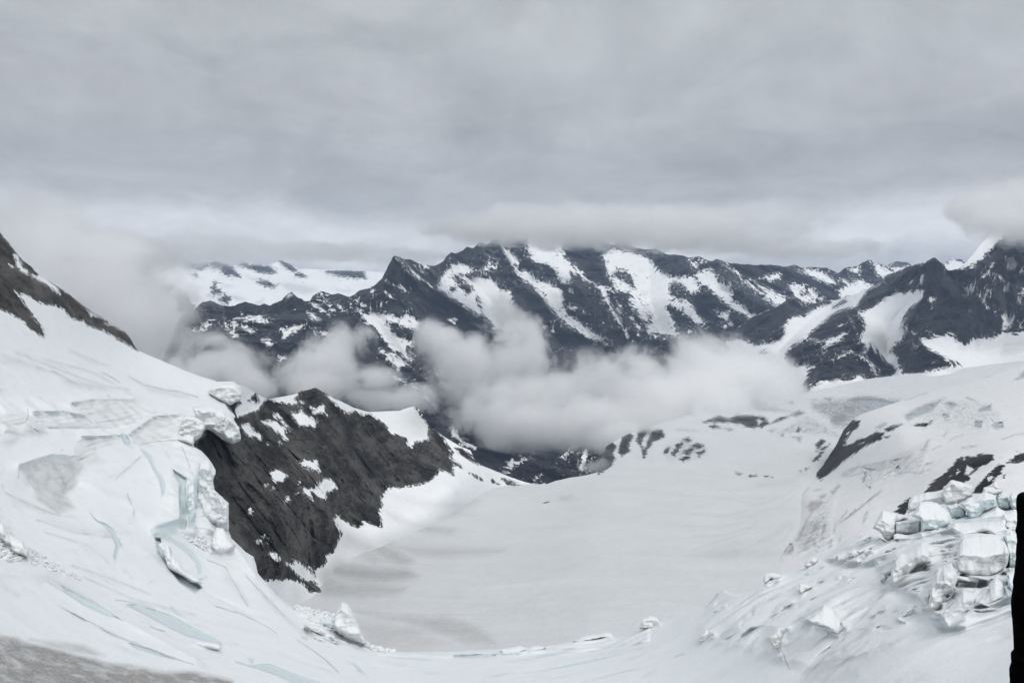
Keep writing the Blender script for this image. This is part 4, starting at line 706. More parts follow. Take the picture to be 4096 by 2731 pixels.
NEAR_PTS = [(-160, 120, 640), (-160, 400, 400), (-160, 600, 250), (-160, 740, 180), (500, 740, 290), (1130, 740, 115), (1130, 560, 210), (1130, 480, 380), (-10, 220, 760), (60, 300, 820), (137, 348, 980), (0, 300, 690), (0, 400, 560), (100, 400, 700), (0, 500, 440), (0, 600, 345), (0, 682, 275), (185, 373, 980), (237, 382, 1030), (225, 410, 930), (180, 430, 760), (100, 450, 600), (230, 440, 820), (205, 460, 690),
            (200, 530, 575), (225, 530, 600), (235, 560, 570), (100, 600, 415), (255, 570, 570), (290, 600, 545), (370, 648, 500), (300, 680, 385), (200, 660, 380), (100, 682, 310), (370, 685, 400), (450, 651, 500), (500, 690, 375), (600, 642, 490), (600, 690, 355), (650, 624, 480), (717, 590, 460), (700, 690, 315),
            (760, 575, 440), (800, 560, 440), (800, 690, 255), (860, 530, 450), (900, 510, 455), (1030, 500, 440), (900, 690, 205), (1040, 690, 165), (1030, 600, 245), (1030, 540, 330), (900, 600, 285), (800, 620, 325), (950, 550, 335), (700, 640, 390), (200, 500, 600), (100, 500, 520), (100, 540, 470)]
d_near = Depth(NEAR_PTS)
rk = PS("""F1 -1150,-440 -600,-80 -250,150 -90,290 0,378 40,420 90,485 120,525 160,565 210,605 250,650 300,686 400,745 470,796 530,846 590,888 650,930 720,972 780,1016 840,1044 884,1098 920,1170 860,1132 800,1100 740,1066 680,1030 620,1012 580,1000 560,970 500,960 460,940 440,900 380,870 330,860 280,857 230,822 160,790 130,792 90,757 120,800 160,850 200,910 230,960 270,1000 302,1060 295,1082 240,1050 190,1010 150,970 100,940 50,910 0,893 -90,880 -1150,760""")
sn = PS("F1 95,528 120,538 150,600 180,640 187,668 140,642 110,610; 250,650 310,686 380,745 402,802 340,752 290,722 240,692; 190,655 220,660 240,690 215,680; 580,896 640,926 660,945 610,935; 700,985 740,995 720,1000; 60,590 90,610 70,610")
rk2 = PS("F5 1515,365 1560,350 1600,325 1612,300 1618,340 1590,375 1550,385 1560,420 1535,395; 1295,625 1330,575 1365,524 1400,540 1440,580 1460,605 1410,630 1380,655 1340,662")
ice = PS("""F5 480,350 540,332 600,330 620,380 640,480 620,490 590,420 540,400 520,360; 640,322 700,315 780,315 880,330 940,390 955,470 900,480 790,505 700,495 640,485 620,420; 230,405 330,398 430,400 500,412 560,430 600,470 600,490 540,512 450,495 300,482 240,440; 0,420 150,430 160,480 100,550 0,540;
870,560 930,500 1030,442 1100,420 1190,432 1222,470 1200,520 1150,560 1050,590 900,638; 545,572 700,572 805,562 830,600 800,630 640,642 620,712 560,740 505,730;
1350,430 1450,400 1530,450 1590,510 1600,595 1545,622 1470,572 1400,520 1340,560 1300,602 1222,560 1215,460 1290,450; 1400,262 1430,240 1565,235 1605,290 1600,330 1530,362 1450,322; 930,385 1060,410 990,440; 1280,375 1400,380 1350,430 1290,420; 810,250 880,285 880,300 810,270; 940,182 990,185 960,192;
920,650 970,660 1010,690 1040,780 1080,830 1105,890 1100,940 1075,997 1075,930 1060,860 1010,770 970,700; 605,1098 650,1130 710,1150 760,1190 790,1250 822,1300 790,1340 772,1412 755,1380 770,1300 740,1220 690,1170 640,1140; 893,1030 906,1080 895,1112 886,1090; 798,538 830,545 870,600 877,642 830,632; 1097,660 1120,690 1160,750 1110,700; 850,950 860,980 855,990; 875,1000 882,1025 876,1022;
1145,785 1200,818 1250,850 1240,900 1250,1160 1235,1195 1195,1190 1190,960 1200,890 1160,840; 1270,790 1295,820 1285,845; 1255,900 1330,790 1400,780 1435,820 1420,880 1300,1050 1290,1190 1255,1180; 1000,1190 1060,1150 1190,1110 1195,1220 1120,1240 1010,1240; 500,640 540,570 545,600 510,735;
F6 1030,590 1070,595 1090,640 1100,720 1140,800 1260,840 1350,930 1300,970 1200,900 1120,800 1060,710; 1060,580 1120,575 1200,620 1290,680 1340,750 1355,830 1320,840 1300,760 1230,690 1150,630 1080,610; 1365,850 1385,840 1375,880;
400,905 520,970 640,1030 740,1090 820,1150 700,1112 560,1050 430,960; 410,1060 520,1110 620,1165 560,1155 480,1110; 600,1165 700,1208 850,1280 860,1290 740,1250; 840,1285 1000,1328 1130,1383 1290,1440 1100,1397 900,1335; 840,1040 910,1035 1030,1070 1160,1115 1300,1195 1420,1255 1490,1310 1350,1285 1230,1240 1130,1200 1040,1150 950,1095; 1135,1040 1170,1060 1240,1130 1190,1115 1140,1080; 770,1005 900,1030 990,1055 900,1040;
1570,1420 1680,1440 1800,1430 1950,1490 2120,1550 2200,1600 2000,1600 1850,1515 1700,1462; 1655,1390 1700,1400 1690,1450 1660,1420; 1750,980 1800,1010 1830,1045 1790,1030; 1825,1090 1840,1085 1838,1102; 2150,1370 2200,1420 2260,1490 2210,1450; 1980,1270 2050,1310 2120,1365 2050,1330; 2005,1240 2060,1260 2050,1285 2010,1270; 1560,1075 1640,1105 1690,1135 1600,1105; 30,440 0,395 -10,390 -10,400; 0,1040
F5 ; 0,255 60,262 20,272 -10,280; 410,655 430,665 400,685; 810,810 820,830 808,832; 20,880 35,910 28,950 10,900""")
dirt_cut = []
ice += PS("""F7 300,1410 350,1425 400,1462 445,1512 390,1492 360,1450; 530,1412 660,1440 790,1468 650,1448; 780,1478 860,1490 950,1510 860,1500; 540,1378 700,1390 950,1412 800,1412 640,1398; 1020,1372 1180,1368 1345,1365 1300,1390 1160,1400 1020,1398; 1450,1500 1600,1480 1800,1430 2000,1392 2170,1365 2100,1388 1960,1420 1800,1452 1600,1490; 1230,1528 1340,1500 1430,1490 1380,1508 1280,1526; 1850,1562 2000,1520 2150,1480 2335,1455 2240,1478 2100,1505 1950,1548; 1530,1390 1640,1360 1740,1345 1780,1355 1700,1380 1580,1400; 1420,1565 1580,1540 1700,1525 1890,1498 1750,1525; 1900,1355 2040,1325 2180,1278 2080,1325 1950,1360; 1750,1340 1830,1320 1840,1338 1770,1352; 1830,1275 1950,1245 2080,1235 2090,1250 1950,1265 1850,1290; 700,1365 900,1368 1000,1372 860,1376; 1350,1420 1500,1400 1620,1405 1450,1418; 150,1370 200,1420 255,1485 200,1440;
F8 425,1285 450,1240 510,1195 600,1182 545,1210 490,1250; 830,1142 900,1105 990,1050 920,1100; 0,1385 70,1368 20,1392 0,1395; 1105,860 1140,850 1120,875; 840,930 850,910 850,950 845,992 832,970; 290,970 262,1010 235,1035 270,985; 1195,690 1225,690 1210,740 1195,720; 1270,680 1310,680 1290,730 1265,735; 1540,1050 1600,1045 1570,1065; 1500,1140 1520,1150 1505,1168; 1870,700 1890,700 1880,730; 1390,850 1415,860 1410,885; 870,780 900,755 950,745 930,780 885,792; 600,845 640,838 610,870; 660,850 700,835 700,870 675,880; 1565,1110 1590,1105 1580,1130""")
dirt = [(q, a) for q, a in pairs(PS("""F5 130,780 200,750 350,700 500,720 560,780 480,880 430,950 500,1050 380,1090 250,1000 220,900 170,840; 180,830 300,760 420,780 400,900 300,900; 380,740 440,730 440,800 390,850; 430,900 500,870 490,930 440,950; 550,580 640,600 640,700 560,720; 230,980 400,960 480,1060 300,1040;
40,950 200,1020 400,1100 500,1110 300,1090 100,1010; 0,610 150,560 190,480 230,500 330,560 150,570 60,650; 370,140 480,200 620,220 760,260 600,260 440,230; 860,170 1000,240 1200,280 1320,310 1180,310 1000,270; 0,20 200,80 330,140 200,120 0,80; 100,0 400,100 560,140 300,90; 560,340 860,360 900,340 700,320; 480,350 620,345 600,370; 1230,450 1330,460 1330,540 1260,540;
-10,1170 60,1180 100,1260 180,1350 120,1370 40,1280 -10,1240; 470,0 600,60 720,105 580,70; 670,150 700,165 680,160; 640,900 900,1000 700,960; 700,860 830,800 960,700 820,830; 560,760 640,700 700,740;
1400,300 1540,260 1590,320 1500,330;
F6 0,1255 40,1262 100,1272 200,1305 350,1335 500,1375 620,1400 700,1430 850,1440 1000,1470 1100,1490 1300,1490 1400,1510 1550,1550 1700,1960 -1150,1960 -1150,1100; 200,1270 400,1290 560,1310 700,1380 500,1370 350,1330; 250,440 600,530 900,560 700,600 400,540; 480,770 800,880 1000,960 700,900; 1030,1050 1300,1130 1600,1200 1850,1240 1700,1220 1400,1160; 1640,840 1750,960 1900,1120 2050,1230 2200,1320 1950,1180 1780,1020; 1480,800 1600,920 1660,1040 1620,1010 1530,900; 200,850 350,830 600,1010 400,950; 500,600 620,620 700,740 560,700"""),
 (0.6, 0.5, 0.6, 0.5, 0.35, 0.45, 0.4, 0.4, 0.4, 0.4, 0.25, 0.25, 0.3, 0.4, 0.3, 0.45, 0.3, 0.5, 0.15, 0.3, 0.3, 0.3, 1.25, 0.6, 0.18, 0.15, 0.25, 0.4, 0.3, 0.2, 0.15))]
dirt += [(q, a) for q, a in pairs(PS("""F8 1690,1100 1660,1150 1600,1190 1650,1130; 1100,1150 1350,940 1420,920 1250,1060; 850,1568 1250,1180 1330,1200 1000,1568; 1000,1568 1400,1300 1500,1330 1150,1540; 1860,1240 2200,1130 2280,1100 2000,1260; 1200,1080 1280,1020 1200,1100; 150,1300 260,1270 180,1310; 2100,1200 2250,1150 2200,1210
F7 ; 1700,1420 2100,1350 2335,1330 2000,1380; 440,1280 560,1350 480,1340"""), (0.3, 0.22, 0.22, 0.15, 0.2, 0.3, 0.3, 0.25, 0.2, 0.3))]
cut = PS("""F5 920,650 970,660 1010,690 1040,780 1080,830 1105,890 1100,940 1075,997 1075,930 1060,860 1010,770 970,700; 605,1098 650,1130 710,1150 760,1190 790,1250 822,1300 790,1340 772,1412 755,1380 770,1300 740,1220 690,1170 640,1140; 893,1030 906,1080 895,1112 886,1090; 798,538 830,545 870,600 877,642 830,632; 1097,660 1120,690 1160,750 1110,700;
1145,785 1200,818 1250,850 1240,900 1250,1160 1235,1195 1195,1190 1190,960 1200,890 1160,840
F6 ; 1030,590 1070,595 1090,640 1100,720 1140,800 1260,840 1350,930 1300,970 1200,900 1120,800 1060,710; 400,905 520,970 640,1030 740,1090 820,1150 700,1112 560,1050 430,960; 410,1060 520,1110 620,1165 560,1155 480,1110; 600,1165 700,1208 850,1280 860,1290 740,1250; 840,1285 1000,1328 1130,1383 1290,1440 1100,1397 900,1335; 840,1040 910,1035 1030,1070 1160,1115 1300,1195 1420,1255 1490,1310 1350,1285 1230,1240 1130,1200 1040,1150 950,1095; 1570,1420 1680,1440 1800,1430 1950,1490 2120,1550 2200,1600 2000,1600 1850,1515 1700,1462;
F7 1450,1500 1600,1480 1800,1430 2000,1392 2170,1365 2100,1388 1960,1420 1800,1452 1600,1490; 1850,1562 2000,1520 2150,1480 2335,1455 2240,1478 2100,1505 1950,1548; 300,1410 350,1425 400,1462 445,1512 390,1492 360,1450; 1020,1372 1180,1368 1345,1365 1300,1390 1160,1400 1020,1398; F8 425,1285 450,1240 510,1195 600,1182 545,1210 490,1250""")
ice += PS('F8 2200,610 2240,650 2230,760 2260,880 2250,1010 2215,1000 2195,900 2215,760; 1478,590 1505,575 1500,620 1480,625; 1850,480 2000,470 2200,440 2100,490 1900,500; 1700,1140 1770,1135 1838,1205 1800,1190')
# the first twelve are layered cliffs, the rest open crevasses
cliffs, crev = ice[:12] + ice[23:24], ice[12:23] + ice[24:]
crack = [(q, 0.45, 0.95) for q in PS("""F5 640,328 760,323 880,337; 640,345 760,340 880,350; 640,395 800,388 945,398; 650,440 800,440 945,446; 640,482 800,492 900,480; 230,412 430,406 550,428; 250,425 400,425 540,440; 240,470 400,485 540,505; 480,357 600,335; 500,372 600,352; 560,440 620,482; 870,558 950,500 1040,447 1180,430; 900,632 1050,604 1190,597; 930,602 1040,590 1150,570; 1230,452 1300,462 1340,482; 1225,482 1330,502; 1240,520 1340,542;
1350,442 1450,430 1540,472; 1360,472 1480,470 1570,512; 1380,502 1500,500 1590,552; 1460,430 1465,500 1470,560; 1530,462 1535,540 1545,610; 725,300 750,360 755,440 775,500; 1400,267 1500,260 1580,292; 1410,287 1520,285 1600,312; 1430,312 1540,322; 1455,250 1458,282; 130,762 240,720 360,692; 122,850 130,780; 180,850 250,950 330,1040 400,1090; 350,700 440,722 500,705; 500,652 510,730; 40,950 150,1000 260,1050 400,1102; 550,780 480,830 440,900; 770,862 800,830 870,770 940,705; 1210,640 1235,692 1265,782; 690,150 800,212; 860,180 980,235 1100,260 1200,277 1320,312; 340,132 470,200 540,242; 545,575 700,572 800,560; 520,740 640,650; 0,425 120,432; 0,540 100,550; 1150,830 1200,850 1270,862; 1330,760 1400,800 1435,825; 1340,900 1400,920 1440,880; 1340,1000 1420,1050; 1300,1180 1400,1190; 185,390 190,440 170,480; 600,1080 640,1130; 850,950 858,985 880,1030; 1255,900 1250,1000 1262,1130;
F6 1640,852 1750,962 1900,1122; 1030,592 1050,690 1130,800 1200,892; 1150,822 1250,850 1350,932; 300,882 500,1000 740,1112; 1380,742 1500,790 1600,960 1650,1052; 1440,1052 1600,1100 1750,1170 1850,1232; 410,1060 620,1166 860,1282 1130,1384 1290,1440; 840,1042 1050,1150 1230,1245 1480,1310; 1570,1422 1700,1460 1850,1512 2000,1568; 770,1007 900,1028 1030,1062; 1000,1190 1100,1220; 1060,640 1130,660 1150,720; 400,905 640,1030 820,1150; 1980,1272 2120,1368 2260,1492; 1750,982 1830,1045;
F8 890,1147 960,1182 1030,1232 1085,1260; 1890,767 2030,752 2225,712; 1895,830 1960,857 2010,870; 1690,1042 1720,902; 1700,1132 1760,1150 1835,1207; 640,1267 700,1300 770,1472; 840,930 855,962; 1450,892 1540,782 1620,772; 1500,522 1600,515 1640,507; 425,1285 500,1200 600,1182; 830,1142 990,1052; 850,1200 1000,1050; 235,1035 290,970; 0,1392 70,1370; 700,710 740,640""")]
crack += [(q, 1.3, 0.35) for q in PS("F8 850,1560 1000,1400 1150,1250 1430,932; 1000,1560 1150,1410 1300,1282; 1100,1150 1250,1050 1420,930; 1880,1240 2050,1180 2250,1110; F6 250,480 500,560 800,600; 300,560 600,650 720,760; 480,780 800,890 1000,970; 560,860 900,1010 1300,1110; F5 0,30 200,90 420,170; 100,10 350,110 560,190; 300,60 600,140 760,220; 460,0 640,70 730,105; 400,130 700,240 860,260")]
icefall_steps = [(q, S, A, L, sd, wg, so) for q, (S, A, L, sd, wg, so) in zip(PS('''F8 1000,745 1150,620 1240,560 1340,570 1600,560 1850,480 2335,320 2500,330 2500,1080 2280,1100 1950,1220 1750,1210 1600,1000 1440,920 1330,780 1150,790;
600,900 1000,760 1330,800 1440,940 1640,1100 1700,1240 1300,1400 900,1500 600,1400 300,1330 150,1200 250,1010;
F5 -20,300 600,310 900,315 1200,400 1380,420 1600,300 1620,620 1350,650 1440,800 1530,1010 1530,1200 1300,1260 1000,1240 1120,880 1150,640 850,650 500,560 0,570;
F7 -50,1050 230,1080 440,1310 350,1330 100,1290; 500,1345 1340,1340 2100,1240 2335,1190 2335,1300 1800,1370 1000,1400 500,1375'''), ((17, 17, 24, 81, 0.85, 6), (20, 26, 30, 83, 0.4, 10), (26, 20, 45, 85, 0.4, 8), (9, 7, 14, 87, 0.8, 3), (12, 6, 30, 89, 0.6, 3)))]
# terraces: ice cliffs and swells in the left slope
swell = [(P("F5 480,345 640,320 880,325"), 3.5, 15), (P("F5 300,520 600,520 800,520"), 5, -8), (P("F5 870,545 1030,435 1190,425"), 3.5, 18), (P("F5 230,405 400,400 560,428"), 3, 10), (P("F5 545,570 700,568 810,560"), 2.5, 9), (P("F5 920,645 1000,760 1060,900"), 4, 4), (P("F5 1150,790 1190,960 1200,1100"), 4, 8), (P("F5 900,650 1200,640"), 5, -6), (P("F5 130,760 350,690 520,700"), 5, 10), (P("F5 200,900 420,960 520,900"), 12, -12), (P("F5 1340,420 1500,420"), 6, 12),
         (P("F6 1040,520 1190,470 1200,420"), 6, 10), (P("F6 1420,540 1560,640 1700,840"), 8, 12), (P("F6 1150,820 1350,940 1700,1120"), 6, -5), (P("F6 0,830 300,880 700,1080 1300,1400"), 10, 7),
         (P("F8 330,945 560,935 700,880"), 6, 8), (P("F8 1000,735 1100,740 1240,760 1400,700"), 8, 8), (P("F8 1050,760 1180,790 1400,740"), 8, -6), (P("F8 440,1180 700,1180 900,1120 1050,1040"), 10, 6), (P("F8 850,1500 1200,1150 1450,920"), 14, -5), (P("F8 1240,1500 1900,1240 2280,1120"), 16, 5), (P("F8 200,1250 430,1190"), 10, 5), (P("F8 1500,720 1650,640 1850,600"), 7, 8)]
land('near white glacier with crevasses across the foreground', terrain("snow_slope", rough(out, 0.35, 1.3, 23), d_near, M_near, 0.75, rock=rk, snow=sn, rock2=rk2, ice=cliffs, deep=[rough(q, 0.45, 1.2, 40 + i) for i, q in enumerate(crev)], dirt=dirt, pits=[(rough(q, 0.5, 1.2, 40 + i), 7.0 if i in (5, 6) else 2.4, 1.9) for i, q in enumerate(cut)] + [(q, 1.0, 1.8) for q in crev], steps=icefall_steps, bumps=swell + drifts, relief=(40, 9, 71, (1, 1, 0.9), 7), snow_relief=0.22, lines=crack, fade=4, crest=0.012, dsoft=4, lim=6))

# --- valley floor far below, reaching the horizon
M_floor = terrain_mat("valley_floor", 40, (0.03, 0.035, 0.04), (0.08, 0.085, 0.09), edge=8)
xs = np.array([-60000, 60000.0]); 
g = mesh_obj("ground", [(-60000, -20000, -1900), (60000, -20000, -1900), (60000, 60000, -1900), (-60000, 60000, -1900)], [(0, 1, 2, 3)], M_floor, {'rock': [6] * 4, 'ice': [-4] * 4, 'dirt': [0] * 4})
land('dark valley floor far below the clouds', g)

# ================================================================== ICE BLOCKS
def ice_block(name, poly, dist, thick, mat, label, brow=0.35, facet=0.18, group=None, cat='ice block', seed=1, step=0.6, jag=0.85, rim=2.2):
    """closed block: broken front face, top that falls back from the brow, real depth behind"""
    poly = rough(poly, jag, 1.0, seed); cpo = poly.mean(0); poly = cpo + (poly - cpo) * (1 + 1.2 / np.maximum(np.ptp(poly, 0), 6))
    u, v, quads, _ = grid_in(poly, step)
    top = np.full(u.shape, 1e9); bot = np.full(u.shape, -1e9)
    q = np.vstack([poly, poly[:1]])
    for (a, b), (c, e) in zip(q[:-1], q[1:]):
        if a == c: continue
        m = (u >= min(a, c) - .3) & (u <= max(a, c) + .3)
        y = b + (e - b) * np.clip((u - a) / (c - a), 0, 1)
        top = np.where(m, np.minimum(top, y), top); bot = np.where(m, np.maximum(bot, y), bot)
    H = np.maximum(bot - top, 0.5); h = np.clip((v - top) / H, 0, 1)
    edge = seg_dist(u, v, poly)
    prof = np.where(h < brow, ((brow - h) / brow) ** 1.2, 0.0) if brow > 0 else 0 * h          # 1 at the back rim
    rnd = (1 - sstep(edge, 0, rim))
    d0 = dist + thick * (0.75 * prof + 0.22 * rnd)
    w3 = world(u, v, dist) / (thick * 0.55)
    n = ridged(w3, 3, seed, 0.5); cell = fbm(w3 * 1.1, 3, seed + 5)
    d0 = d0 - thick * facet * (0.55 * n + 1.1 * cell) * sstep(edge, 0.2, 2.0) * np.where(h < brow, 0.3, 1.0)
    d0 = d0 + thick * 0.35 * sstep(h, 0.8, 1.0)          # foot buried in the snow
    d0 = np.minimum(d0, dist + thick * 0.97)
    back = np.full(u.shape, dist + thick)
    k = len(u); be = boundary(quads)
    qs = np.vstack([quads, quads[:, ::-1] + k, np.column_stack([be[:, 1], be[:, 0], be[:, 0] + k, be[:, 1] + k])])
    o = mesh_obj(name, np.vstack([world(u, v, d0), world(u, v, back)]), qs, mat)
    return tag(o, label, cat, group, 'thing')

def dn(s): 
    p = P(s); return float(d_near(p[:, 0], p[:, 1])[0])
G1 = 'broken ice towers of the right-hand icefall'
B = ice_block
for i, (s, base, th, mt, lab, brow, cat) in enumerate(blocks):
    nm = cat.replace(' ', '_')
    th *= 0.8; B(nm, P(s), dn(base) - 0.3 * th, th, mt, lab, brow=brow, group=G1, cat=cat, seed=100 + i, facet=0.3 if cat == 'serac' else 0.2)
G2 = 'ice towers of the left-hand glacier'
for i, (s, base, th, mt, lab, brow, cat) in enumerate(left):
    B(cat.replace(' ', '_'), P(s), dn(base) - 0.25 * th, th, mt, lab, brow=brow, group=G2 if not s.startswith('F7 1') and not s.startswith('F7 2265') else 'ice lumps on the near lip', cat=cat, seed=300 + i, facet=0.42 if cat == 'ice cliff' else 0.3, rim=0.8 if cat == 'ice cliff' else 1.6)

# crushed ice in the gap: small tumbled chunks nobody could count
rng = random.Random(5)
vs, fs = [], []
def chunk(c, r):
    n = len(vs); 
    for sx in (-1, 1):
        for sy in (-1, 1):
            for sz in (-1, 1):
                vs.append((c[0] + r * (sx + rng.uniform(-.6, .6)), c[1] + r * (sy + rng.uniform(-.6, .6)), c[2] + r * (sz * .8 + rng.uniform(-.5, .5))))
    for f in ((0, 1, 3, 2), (4, 6, 7, 5), (0, 4, 5, 1), (2, 3, 7, 6), (0, 2, 6, 4), (1, 5, 7, 3)): fs.append(tuple(n + i for i in f))
for pl, cnt, r in (("F6 1200,560 1300,480 1420,560 1420,700 1330,660", 260, .7), ("F6 1940,1040 2100,1080 2240,1110 2230,1230 2100,1200", 200, .8), ("F7 420,1290 520,1330 640,1350 500,1350", 60, .7), ("F6 0,480 100,600 180,720 60,760 -20,700", 180, .6),
                   ("F6 180,650 420,780 560,880 380,850 180,760", 120, .35), ("F8 1450,600 1700,580 1850,520 1800,580 1500,640", 130, .6), ("F8 1900,480 2200,420 2200,470 1950,500", 120, .6), ("F8 1380,740 1540,690 1560,720 1420,760", 40, .4),("F7 -20,1050 160,1100 230,1180 100,1160", 120, .7)):
    pl = P(pl); lo, hi = pl.min(0), pl.max(0); k = 0
    while k < cnt:
        a, b = rng.uniform(lo[0], hi[0]), rng.uniform(lo[1], hi[1])
        if not inside(np.array([a]), np.array([b]), pl)[0]: continue
        dd = float(d_near(np.array([a]), np.array([b]))[0]) - 3; chunk(world(a, b, dd), r * rng.uniform(.4, 1.5)); k += 1
o = mesh_obj("ice_rubble", vs, fs, M_grey, smooth=False); tag(o, 'crushed white ice chunks strewn in the gaps of the glacier', 'ice rubble', kind='stuff')

# ================================================================== BLACK POST at the right edge, close to the lens
M_post = bpy.data.materials.new("black_stone"); M_post.use_nodes = True
t = M_post.node_tree; pb = t.nodes['Principled BSDF']; pb.inputs['Roughness'].default_value = 0.95; pb.inputs['Specular IOR Level'].default_value = 0.02
pp = N(t, 'ShaderNodeTexCoord').outputs['Object']
t.links.new(ramp_(t, noise_(t, pp, 60, 6, 0.6), [(0.4, (0.0012, 0.0012, 0.0014)), (0.7, (0.004, 0.004, 0.0045))]), pb.inputs['Base Color'])
left_edge = P("F8 2340,318 2322,328 2312,350 2310,400 2316,450 2318,500 2312,530 2302,562 2312,585 2316,640 2310,700 2306,780 2298,840 2290,880 2284,905 2288,940 2278,985 2270,1060 2276,1130 2284,1200 2290,1300 2292,1375 2270,1395 2272,1450 2258,1500 2262,1590 2258,1700")
dP = 1.6
rows = rough(left_edge, 0.35, 0.7, 9, closed=False); nr = len(rows); na = 28
xr = (1046 - 512) / F * dP
vv_, qq = [], []
for i, (a, b) in enumerate(rows):
    xl = (a - 512) / F * dP; z = (341 - b) / F * dP; r = (xr - xl); 
    for k in range(na):
        th = 2 * math.pi * k / na
        jit = 1 + 0.05 * math.sin(5 * th + i * .3) * math.sin(th) ** 2
        vv_.append((xr - r * math.cos(th), dP + 0.05 * math.sin(th) * jit, z))
for i in range(nr - 1):
    for k in range(na):
        qq.append((i * na + k, i * na + (k + 1) % na, (i + 1) * na + (k + 1) % na, (i + 1) * na + k))
for cap, rev in ((0, 1), (nr - 1, 0)):
    c = len(vv_); base_ = cap * na
    vv_.append(tuple(np.mean(vv_[base_:base_ + na], 0)))
    for k in range(na):
        f = (base_ + k, base_ + (k + 1) % na, c, c)
        qq.append(f if not rev else f)
me = bpy.data.meshes.new("stone_post"); me.from_pydata(vv_, [], [tuple(dict.fromkeys(f)) for f in qq]); me.update()
for p_ in me.polygons: p_.use_smooth = True
me.materials.append(M_post)
o = bpy.data.objects.new("stone_post", me); col.objects.link(o)
tag(o, 'rough black post with a rounded top, close up at the right edge', 'post', kind='thing')

# ================================================================== CLOUDS in the valley and round the summits
def cloud(name, puffs, dens, nscale, label, amp=6.2, lo=0.0, hi=1.5, aniso=0.4, group=None, squash=1.0, warp=0.8, bias=0.48, detail=8, seed=0.0):
    """puffs: (u, v, distance, half width px, half height px, half depth m)"""
    E = []
    for (u, v, d, ru, rv, rd) in puffs:
        c = world(np.array(u), np.array(v), np.array(d)); E.append((Vector(c), 1.28 * Vector((ru / F * d, 0.55 * rd, rv / F * d))))
    m = bpy.data.materials.new(name + "_vapour"); m.use_nodes = True; t = m.node_tree; t.nodes.clear()
    pos = N(t, 'ShaderNodeTexCoord').outputs['Object']
    nv = t.nodes.new('ShaderNodeTexNoise'); nv.inputs['Scale'].default_value = 1 / (nscale * 1.3); nv.inputs['Detail'].default_value = 2.0
    t.links.new(vmath(t, 'ADD', pos, (seed * 777, 0, 0)), nv.inputs['Vector'])
    wv = vmath(t, 'MULTIPLY', vmath(t, 'SUBTRACT', nv.outputs['Color'], (0.5, 0.5, 0.5)), (nscale * warp, nscale * warp, nscale * warp * squash))
    pos2 = vmath(t, 'ADD', pos, wv); best = None
    for c, r in E:
        q = vmath(t, 'MULTIPLY', vmath(t, 'SUBTRACT', pos2, tuple(c)), tuple(1 / x for x in r))
        f = math_(t, 'SUBTRACT', 1.0, vmath(t, 'LENGTH', q))
        best = f if best is None else math_(t, 'SMOOTH_MAX', best, f, 0.12)
    n = noise_(t, vmath(t, 'MULTIPLY', vmath(t, 'ADD', pos, (seed * 1000, 0, 0)), (1 / nscale, 1 / nscale, 1 / nscale / squash)), 1.0, detail, 0.76, 0.35)
    val = math_(t, 'ADD', math_(t, 'MULTIPLY_ADD', best, 2.0, -bias), math_(t, 'MULTIPLY', math_(t, 'SUBTRACT', n, 0.5), amp))
    de = math_(t, 'MULTIPLY', mapr(t, val, lo, hi, 0, 1, True), mapr(t, best, 0.0, 0.12, 0, 1))
    de = math_(t, 'MULTIPLY', de, dens)
    vs_ = N(t, 'ShaderNodeVolumeScatter'); vs_.inputs['Color'].default_value = (0.997, 0.998, 1.0, 1); vs_.inputs['Anisotropy'].default_value = aniso
    t.links.new(de, vs_.inputs['Density'])
    o_ = N(t, 'ShaderNodeOutputMaterial'); t.links.new(vs_.outputs[0], o_.inputs['Volume'])
    import bmesh
    bm = bmesh.new()
    for c, r in E:
        for i in range(9):
            a = math.pi * i / 8
            for k in range(12):
                b = 2 * math.pi * k / 12
                bm.verts.new((c.x + 1.02 * r.x * math.sin(a) * math.cos(b), c.y + 1.02 * r.y * math.sin(a) * math.sin(b), c.z + 1.02 * r.z * math.cos(a)))
    bmesh.ops.remove_doubles(bm, verts=bm.verts, dist=1.0)
    res = bmesh.ops.convex_hull(bm, input=bm.verts)
    bmesh.ops.delete(bm, geom=list({g for g in res['geom_interior'] + res['geom_unused'] if isinstance(g, bmesh.types.BMVert)}), context='VERTS')
    me = bpy.data.meshes.new(name); bm.to_mesh(me); bm.free(); me.materials.append(m)
    o = bpy.data.objects.new(name, me); col.objects.link(o)
    return tag(o, label, 'cloud', group, 'thing')
GC = 'clouds drifting in the valley'
cloud("cloud", [(560, 402, 4000, 115, 44, 450), (640, 388, 4000, 100, 46, 450), (720, 380, 3900, 88, 46, 400), (775, 386, 3800, 48, 36, 350), (530, 414, 3600, 66, 30, 400), (600, 416, 3500, 105, 28, 400), (700, 405, 3700, 90, 36, 350),
                (520, 360, 4300, 42, 42, 350), (505, 318, 4700, 26, 36, 250), (470, 362, 4500, 48, 30, 300), (440, 340, 4600, 22, 28, 250), (470, 412, 3900, 30, 26, 250)], 0.040, 330, 'largest white cloud bank filling the valley above the glacier', group=GC)
cloud("cloud", [(335, 370, 3300, 40, 38, 280), (350, 342, 3500, 26, 26, 220), (310, 388, 3200, 38, 26, 280), (385, 398, 3300, 50, 22, 280), (375, 375, 3200, 26, 20, 220)], 0.044, 240, 'puffy cloud hanging just above the dark rock ridge', bias=0.40, group=GC, seed=3.1)
cloud("cloud", [(238, 368, 3000, 38, 30, 260), (212, 345, 3100, 26, 18, 220), (255, 388, 2900, 36, 24, 260), (192, 380, 2900, 38, 36, 260)], 0.044, 240, 'soft cloud puff between the snow shoulder and the jagged ridge', bias=0.34, group=GC, seed=5.7)
